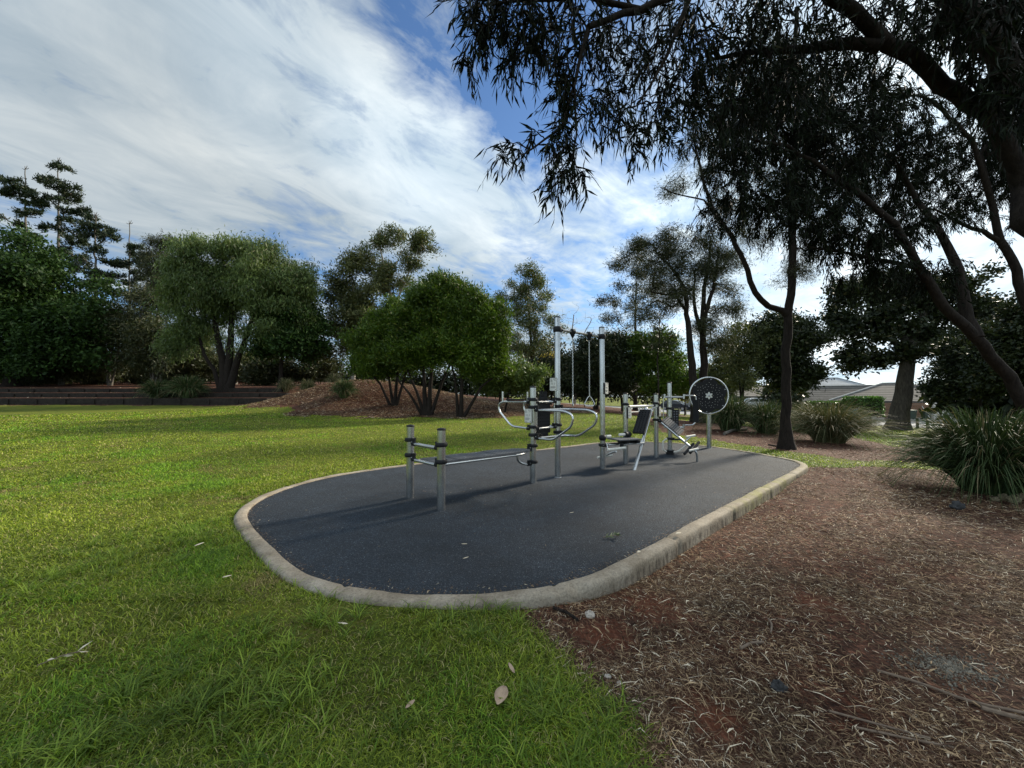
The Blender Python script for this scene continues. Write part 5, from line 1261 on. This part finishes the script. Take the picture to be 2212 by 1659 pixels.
# parked cars
def car(label, c, yaw, body, seed=0):
    e = empty('parked_car', c, label, 'car', 'cars parked in the street'); c = Vector(c)
    X = Vector((math.cos(yaw), math.sin(yaw), 0)); Yv = Vector((-math.sin(yaw), math.cos(yaw), 0))
    def pt(x, y, z): return c+X*x+Yv*y+UPV*z
    low = [(-2.1,.28),(2.05,.28),(2.15,.5),(2.1,.72),(1.85,.82),(1.0,.95),(-1.95,1.0),(-2.1,.8)]
    cab = [(1.05,.94),(.35,1.40),(-.2,1.48),(-1.2,1.45),(-1.75,1.2),(-1.95,.99)]
    def prism(prof, y0, y1, top=None):
        m = MB(); n = len(prof)
        ys = [(-y0, 1), (y0, 1)]
        vs = [pt(x, -(y0 if z < 1 else y1), z) for x, z in prof]+[pt(x, (y0 if z < 1 else y1), z) for x, z in prof]
        m.add(vs, [tuple(range(n)), tuple(range(2*n-1, n-1, -1))]+[(k, n+k, n+(k+1) % n, (k+1) % n) for k in range(n)]); return m
    prism(low, .86, .80).build('body', body, e, angle=50)
    prism(cab, .82, .62).build('cabin', body, e, angle=50)
    gl = MB()
    for s in (-1, 1):
        def side(x, z): return pt(x, s*(.82+(.62-.82)*((z-.94)/.5)+.012), z)
        gl.add([side(.85,.98), side(.3,1.34), side(-.45,1.40), side(-.45,.99)], [(0,1,2,3)]); gl.add([side(-.52,.99), side(-.52,1.40), side(-1.2,1.38), side(-1.7,1.05)], [(0,1,2,3)])
    gl.add([pt(1.06,-.74,.97), pt(.40,-.58,1.385), pt(.40,.58,1.385), pt(1.06,.74,.97)], [(0,1,2,3)])
    for i in range(len(gl.v)-4, len(gl.v)): v = Vector(gl.v[i])+X*.02+UPV*.02; gl.v[i] = tuple(v)
    gl.build('window', M['glass'], e, smooth=False)
    for x in (-1.32, 1.30):
        for s in (-1, 1):
            w = MB().lathe(pt(x, s*.74, .31), [(.22, 0), (.31, .01), (.31, .16), (.22, .17)], 20, Yv*s).build('wheel', M['plastic'], e)
            MB().lathe(pt(x, s*.91, .31), [(.2, 0), (.2, .012), (.06, .02)], 14, Yv*s).build('rim', M['steel'], w)
    for s in (-1, 1): MB().ball(pt(2.07, s*.62, .68), .13, 10, 6, (1, 1, .6)).build('headlight', M['lamp'], e)
    MB().box(pt(2.145, 0, .47), .02, .26, .06, X, Yv, UPV).build('number_plate', M['white'], e)
    MB().box(pt(2.12, 0, .36), .03, .6, .06, X, Yv, UPV, .0).build('grille', M['plastic'], e)
M['lamp'] = simple('headlight', (.7, .7, .72), None, .1); M['navy'] = simple('dark_paint', (.015, .022, .03), (.02, .028, .036), .2, 0, 3, spec=.6); M['whitep'] = simple('white_paint', (.7, .7, .7), (.66, .66, .66), .25, 0, 3)
cd = P(1462, 887, 54.5); car('dark hatchback parked in the street seen beside the steel post', cd, R(-52), M['navy'])
cw = P(1625, 884, 50); car('white car mostly hidden behind the tussocks right of the wheel', cw, R(170), M['whitep'])
# antenna on the far roof
q = P3(278, 228, 70); e = empty('roof_antenna', q, 'thin television antenna standing over the white roof', 'antenna')
MB().tube([q-UPV*.6, P3(278, 150, 70)], .04, 6).build('mast', M['greyt'], e); MB().tube([P3(225, 152, 70), P3(400, 155, 70)], .035, 6).build('boom', M['greyt'], e)
# ------------------------------------------------------------------ terraces on the left
def sleeper_wall(label, x0, x1, Y, z0, z1, seed, courses):
    rng = random.Random(seed); e = empty('retaining_wall', (x0, Y, z0), label, 'retaining wall', 'low dark terrace walls')
    h = (z1-z0)/courses; m = MB()
    for k in range(courses):
        x = x0+rng.uniform(-1, 0)
        while x < x1:
            L = rng.uniform(2.2, 2.6); xe = min(x+L, x1)
            if xe-x > .2: m.box(((x+xe)/2, Y+.25+rng.uniform(-.02, .02), z0+h*(k+.5)), (xe-x)/2-.003, .33, h/2-.003, bev=.012)
            x += L
    m.build('sleepers', M['sleeper'], e)
    n = int((x1-x0)/2.4)
    for k in range(n+1): MB().box((x0+(x1-x0)*k/max(n, 1), Y-.13, (z0+z1)/2-.1), .05, .05, (z1-z0)/2, bev=.01).build('stake', M['sleeper'], e)
sleeper_wall('lowest dark sleeper wall along the lawn edge at the left', -62, -21.6, 33.98, .45, 1.17, 1, 3)
sleeper_wall('middle dark sleeper wall of the terraces at the left', -66, -20.8, 35.58, 1.1, 1.64, 2, 2)
sleeper_wall('top sleeper wall of the terraces, left of the tussock pair', -68, -31.5, 37.18, 1.6, 2.1, 3, 2)
sleeper_wall('short top sleeper wall right of the tussock pair', -29.4, -22.2, 37.18, 1.6, 2.1, 4, 2)
# distant bench
q = gh(530, 50)
e = empty('park_bench', q, 'long low backless bench far off between the trees', 'bench')
MB().box(Vector(q)+UPV*.45, 1.5, .25, .04).build('seat', M['greyt'], e)
for s in (-1.2, 1.2): MB().box(Vector(q)+Vector((s, 0, .2)), .06, .2, .22).build('leg', M['greyt'], e)
SKYMUL = (.62, .80, .98); EXPO = 0.68
# ------------------------------------------------------------------ small things lying about
M['dryleaf'] = simple('dry_leaf', (.42, .30, .20), (.30, .20, .13), .7, 0, 30); M['paleleaf'] = simple('pale_leaf', (.62, .54, .40), (.5, .42, .3), .7, 0, 30)
M['stone'] = simple('pale_stone', (.46, .41, .35), (.34, .29, .24), .9, 0, 20, .5, 60); M['darkbit'] = simple('black_scrap', (.012, .012, .013), (.03, .03, .03), .7, 0, 20, .4, 50)
M['twig'] = simple('dry_twig', (.20, .145, .10), (.12, .085, .06), .9, 0, 40, .4, 80); M['freshleaf'] = simple('fresh_leaf', (.09, .13, .04), (.06, .09, .03), .6, 0, 30)
def leaf_obj(u, v, L, Wd, yaw, mat, label, lift=.05, group='fallen leaves on the lawn'):
    p = Vector(gp(u, v)[0]) if not pip(np.array([G0(u, v).x]), np.array([G0(u, v).y]), OUT)[0] else G0(u, v, .016)
    p.z += lift; d = Vector((math.cos(yaw), math.sin(yaw), .12)).normalized(); s = d.cross(UPV).normalized(); m = MB(); K = 8; vs = []
    for k in range(K+1):
        t = k/K; w = Wd/2*math.sin(math.pi*min(1, t*.93+.03))**.8; c = p+d*L*(t-.5)+UPV*(.18*L*(t-.5)**2)
        vs += [c-s*w+UPV*w*.45, c-UPV*.0, c+s*w+UPV*w*.35]
    fs = []
    for k in range(K):
        for j in (0, 1): fs.append((k*3+j, k*3+j+1, k*3+j+4, k*3+j+3))
    m.add(vs, fs); o = m.build('fallen_leaf', mat, None); tag(o, label, 'leaf', group)
    me = o.data; n0 = len(me.vertices)
    sol = o.modifiers.new('thickness', 'SOLIDIFY'); sol.thickness = .0012
    return o
leaf_obj(1083, 1527, .10, .062, 1.25, M['dryleaf'], 'large curled pinkish-brown leaf on the near lawn')
leaf_obj(490, 830+430, .06, .02, .3, M['paleleaf'], 'small pale leaf on the lawn left of the kerb crack')
leaf_obj(430, 1188, .075, .022, 1.0, M['paleleaf'], 'pale upright leaf on the bright green tufts left of the pad')
leaf_obj(740, 1365, .08, .014, -.4, M['paleleaf'], 'thin pale leaf strip on the lawn below the pad')
leaf_obj(955, 978, .12, .035, -.5, M['paleleaf'], 'white curled leaf at the far kerb behind the sit-up bench')
leaf_obj(1105, 1465, .07, .02, 2.0, M['dryleaf'], 'slim tan leaf just above the large curled leaf')
leaf_obj(886, 1546, .05, .02, .9, M['dryleaf'], 'small brown leaf low on the near lawn')
leaf_obj(1235, 1108, .05, .012, .2, M['paleleaf'], 'pale slip of leaf on the rubber in front of the tall post', .004)
leaf_obj(1003, 1176, .06, .012, -.3, M['paleleaf'], 'curved pale slip on the rubber below the near bench post', .004)
leaf_obj(1006, 1206, .05, .010, .4, M['paleleaf'], 'straight pale slip on the rubber nearer the kerb', .004)
leaf_obj(1465, 1157, .06, .03, .2, M['paleleaf'], 'white leaf on top of the right kerb', .022)
leaf_obj(1380, 1197, .04, .025, .6, M['paleleaf'], 'white leaf lying where the right kerb meets the rubber', .02)
M['rock'] = simple('yellowish_rock', (.20, .17, .09), (.12, .10, .06), .9, 0, 14, .5, 50)
def stone(u, v, r, mat, label, sc=(1, .8, .6), seed=1, name='stone', cat='stone', grp='small stones on the bark'):
    p = Vector(gp(u, v)[0]); rng = random.Random(seed); m = MB(); m.ball(p+UPV*r*sc[2]*.6, r, 14, 9, sc)
    m.v = [tuple(Vector(q)+(Vector(q)-p)*rng.uniform(-.22, .22)) for q in m.v]
    o = m.build(name, mat, None, angle=25); tag(o, label, cat, grp); return o
stone(1275, 1332, .035, M['stone'], 'pale angular stone on the bark beside the broken kerb corner', seed=1)
stone(1312, 1465, .018, M['stone'], 'white pebble at the lawn edge on the bark', seed=2)
stone(1338, 1478, .014, M['stone'], 'tiny white pebble right of the other one at the lawn edge', seed=3)
stone(2068, 1100, .07, M['darkbit'], 'crumpled black scrap with a pale tip lying below the huge tussock', (1.2, .7, .85), 4, 'litter_scrap', 'litter', 'dark scraps on the bark')
stone(1682, 1492, .035, M['darkbit'], 'crumpled black scrap in the middle of the near bark', (1.1, .7, .8), 5, 'litter_scrap', 'litter', 'dark scraps on the bark')
for i, (u, v, r) in enumerate(((2168,1080,.06),(2190,1086,.07),(2206,1078,.06),(2150,1083,.045))):
    stone(u, v, r, M['rock'], ('round yellowish rock right of the black scrap', 'largest yellowish rock under the huge tussock', 'yellowish rock cut by the right edge', 'smallest yellowish rock under the huge tussock')[i], sc=(1, .9, .85), seed=10+i, name='rock', cat='rock', grp='rocks under the tussock')
def stick(pts, r, label, mat='twig', name='fallen_stick'):
    q = []
    for u, v in pts:
        p = Vector(gp(u, v)[0]); p.z += r*.9+.006; q.append(p)
    m = MB(); m.tube(rounded(q, .3, 3), r, 7); o = m.build(name, M[mat], None); tag(o, label, 'stick', 'sticks lying on the bark'); return o
stick([(1195,1318),(1225,1328),(1248,1345)], .011, 'dark stick lying along the foot of the kerb', 'bark')
stick([(1895,1453),(1990,1480),(2090,1520),(2212,1545)], .007, 'long pale stick running past the grey gravel patch')
stick([(1790,1540),(1900,1570),(2010,1600)], .005, 'thin straight stick on the near bark, upper of two')
stick([(1845,1575),(1960,1600),(2060,1620)], .005, 'thin straight stick on the near bark, lower of two')
stick([(2120,1535),(2170,1550),(2212,1560)], .011, 'thick pale stick at the right edge near the gravel patch')
stick([(1600,1405),(1625,1392),(1650,1392)], .008, 'short bent stick in the middle of the bark')
stick([(1665,1370),(1668,1352),(1660,1340)], .006, 'hooked stick standing out of the middle bark')
stick([(1785,932),(1800,926),(1830,922)], .05, 'short grey log on the bark beyond the wheel post', 'barkg', 'fallen_log')
stick([(1565,940),(1585,932),(1612,930)], .06, 'weathered log in front of the dark tussock behind the wheel', 'barkg', 'fallen_log')
stick([(1660,962),(1690,968)], .02, 'dark stick beside the foot of the bare trunk', 'bark')
def sprig(u, v, label, yaw, mat, n, L, z, lw=.008):
    p = G0(u, v, .02) if z is None else Vector(gp(u, v)[0])+UPV*z
    e = empty('leafy_sprig', p, label, 'sprig'); d = Vector((math.cos(yaw), math.sin(yaw), .05)); s = d.cross(UPV); rng = random.Random(int(u))
    MB().tube([p-d*L*.5, p+d*L*.1+UPV*.01, p+d*L*.5], .003, 5).build('twig', M['twig'], e)
    c = []; dd = []
    for k in range(n):
        t = rng.uniform(-.4, .5); c.append(p+d*L*t+UPV*rng.uniform(0, .015)); dd.append(d*.6+s*rng.choice((-1, 1))*rng.uniform(.3, 1)+UPV*rng.uniform(-.05, .3))
    V, Q = leaf_quads(np.array(c), np.array(dd), RNG.uniform(.05, .09, n), RNG.uniform(lw*.7, lw*1.3, n), RNG)
    np_mesh('leaves', V, Q, mat, e)
sprig(1320, 1159, 'dry green sprig lying on the rubber surface', .1, M['freshleaf'], 26, .16, None, .009)
sprig(128, 1447, 'pale dry twig with a few leaves on the near left lawn', .7, M['paleleaf'], 6, .15, .06, .014)
# patch of grey gravel on the bark
def gravel():
    n = 1500; c = gp(2050, 1440)[0]
    a = RNG.uniform(0, 2*np.pi, n); r = np.abs(RNG.normal(0, .55, n))
    x = c[0]+r*np.cos(a)*.27*(1+.25*np.sin(3*a)); y = c[1]+r*np.sin(a)*.17*(1+.2*np.sin(2*a+1))
    z = gz(x, y)+.002; s = RNG.uniform(.003, .009, n)
    t = np.array([[1,0,0],[-1,0,0],[0,1,0],[0,-1,0],[0,0,1],[0,0,-1]], float)
    V = (np.c_[x, y, z][:, None]+t[None]*s[:, None, None]*RNG.uniform(.6, 1.2, (n, 6, 1))).reshape(-1, 3)
    f = np.array([[0,2,4],[2,1,4],[1,3,4],[3,0,4],[2,0,5],[1,2,5],[3,1,5],[0,3,5]])
    tag(np_mesh('gravel_patch', V, ((np.arange(n)*6)[:, None, None]+f[None]).reshape(-1, 3), M['gravel']), kind='stuff')
M['gravel'] = leaf_mat('grey_gravel', (.07, .062, .05), (.20, .185, .16), None, 0, .0, .9, 3)
gravel()
# ------------------------------------------------------------------ camera, sun, sky
cam = bpy.data.cameras.new('camera'); co = bpy.data.objects.new('camera', cam); COL.objects.link(co)
co.location = (0, 0, CAMZ); co.rotation_euler = (math.pi/2+PITCH, 0, 0)
cam.sensor_width = 36; cam.lens = 36*F/2212; cam.clip_start = .05; cam.clip_end = 2000
S.camera = co
EL = R(29); AZ = math.atan2(.80, .60)      # azimuth measured from +Y towards +X
sund = Vector((math.sin(AZ)*math.cos(EL), math.cos(AZ)*math.cos(EL), math.sin(EL)))
sl = bpy.data.lights.new('sun', 'SUN'); sl.energy = 4.6; sl.angle = R(6.5); sl.color = (1.0, .90, .74)
so = bpy.data.objects.new('sun', sl); COL.objects.link(so); so.rotation_euler = sund.to_track_quat('Z', 'Y').to_euler(); so.location = (20, 20, 30)
w = bpy.data.worlds.new('World'); S.world = w; w.use_nodes = True
class WT(NT):
    def __init__(s, wd): s.m = wd; s.t = wd.node_tree; s.t.nodes.clear(); s.out = s.n('ShaderNodeOutputWorld')
n = WT(w)
sky = n.n('ShaderNodeTexSky'); sky.sky_type = 'NISHITA'; sky.sun_disc = False; sky.sun_elevation = EL; sky.sun_rotation = AZ
sky.air_density = 1.0; sky.dust_density = .6; sky.ozone_density = 2.0
D = n.coord('Generated'); sep = n.n('ShaderNodeSeparateXYZ'); n.l(D, sep.inputs[0])
zc = n.math('ADD', n.math('MAXIMUM', sep.outputs[2], 0.), .10)
cmb = n.n('ShaderNodeCombineXYZ'); n.l(n.math('DIVIDE', sep.outputs[0], zc), cmb.inputs[0]); n.l(n.math('DIVIDE', sep.outputs[1], zc), cmb.inputs[1])
pv = cmb.outputs[0]
def dirv(u, v):
    if isinstance(u, tuple): return Vector(u).normalized()
    a = Vector(ray(u, v)).normalized(); return a
def glow(u, v, inner, outer):
    """1 inside a cone round a direction, falling to 0"""
    d = n.n('ShaderNodeVectorMath'); d.operation = 'DOT_PRODUCT'; n.l(D, d.inputs[0]); d.inputs[1].default_value = dirv(u, v)
    mr = n.n('ShaderNodeMapRange'); mr.interpolation_type = 'SMOOTHSTEP'
    mr.inputs['From Min'].default_value = math.cos(R(outer)); mr.inputs['From Max'].default_value = math.cos(R(inner)); n.l(d.outputs['Value'], mr.inputs['Value'])
    return mr.outputs[0]
rot = n.scale(pv, (1, 1, 1), (0, 0, R(-52)))
n1 = n.noise(1.0, 9, .58, n.scale(rot, (.45, .95, 1)), .6)
n2 = n.noise(3.0, 9, .62, n.scale(rot, (.75, 1.2, 1)), .8)
n3 = n.noise(.9, 6, .55, n.scale(rot, (.35, .9, 1)), .3)
n4 = n.noise(8.0, 6, .6, n.scale(rot, (.85, 1., 1)), .4)
def amp(x, k): return n.math('MULTIPLY', n.math('SUBTRACT', x, .5), k)
cov = n.math('ADD', amp(n1, 1.5), n.math('ADD', amp(n2, 2.0), amp(n4, 1.5)))
cov = n.math('ADD', cov, .74)
for (u, v, a, b, k) in ((1040, 40, 1, 15, -.40), (1140, 220, 1, 11, -.47), (930, 60, 1, 10, -.2), (1300, 150, 2, 14, -.2), (1130, 600, 1, 8, -.25), (20, 560, 2, 10, -.42), (240, 640, 1, 10, -.25), (640, 560, 1, 8, -.30), (1420, 330, 2, 12, -.15), (1330, 650, 1, 9, -.2), (800, 600, 1, 8, -.2), (400, 330, 5, 24, .30), (900, 430, 4, 14, .25), (2300, 300, 6, 40, .35), (60, 60, 5, 22, .2), (1010, 420, 2, 10, .2)):
    cov = n.math('ADD', cov, n.math('MULTIPLY', glow(u, v, a, b), k))
mask = n.ramp(cov, [(.12, 0.), (.48, .5), (.95, .98)])
shade = n.math('ADD', .5, n.math('ADD', amp(n3, 1.5), amp(n2, .8)))
cc = n.ramp(shade, [(.2, (2.1, 2.75, 3.3)), (.5, (3.2, 3.75, 4.15)), (.85, (5.1, 5.45, 5.5))])
br = n.math('ADD', 1.0, n.math('MULTIPLY', glow(2600, 300, 5, 62), .95))
# unseen clouds overhead and behind the viewer are brightened to lift the ambient light
br = n.math('ADD', br, n.math('MULTIPLY', glow((-.15, -.75, .75), 0, 20, 78), 1.4))
for (u, v, a, b, k) in ((640, 200, 2, 13, .15), (880, 330, 2, 13, .22), (1000, 400, 2, 14, .25), (1250, 470, 3, 18, .2), (380, 400, 4, 20, -.12)):
    br = n.math('ADD', br, n.math('MULTIPLY', glow(u, v, a, b), k))
cc = n.mix(1.0, cc, br, 'MULTIPLY')
skyc = n.mix(1.0, sky.outputs[0], SKYMUL, 'MULTIPLY')
full = n.mix(mask, skyc, cc)
bg = n.n('ShaderNodeBackground'); n.l(full, bg.inputs['Color']); bg.inputs['Strength'].default_value = .1
n.l(bg.outputs[0], n.out.inputs[0])
S.view_settings.view_transform = 'Standard'; S.view_settings.look = 'None'; S.view_settings.gamma = 1; S.view_settings.exposure = EXPO
S.cycles.max_bounces = 6; S.cycles.diffuse_bounces = 3; S.cycles.glossy_bounces = 3; S.cycles.transmission_bounces = 4
S.cycles.use_denoising = True; S.cycles.sample_clamp_indirect = 4; S.cycles.sample_clamp_direct = 10
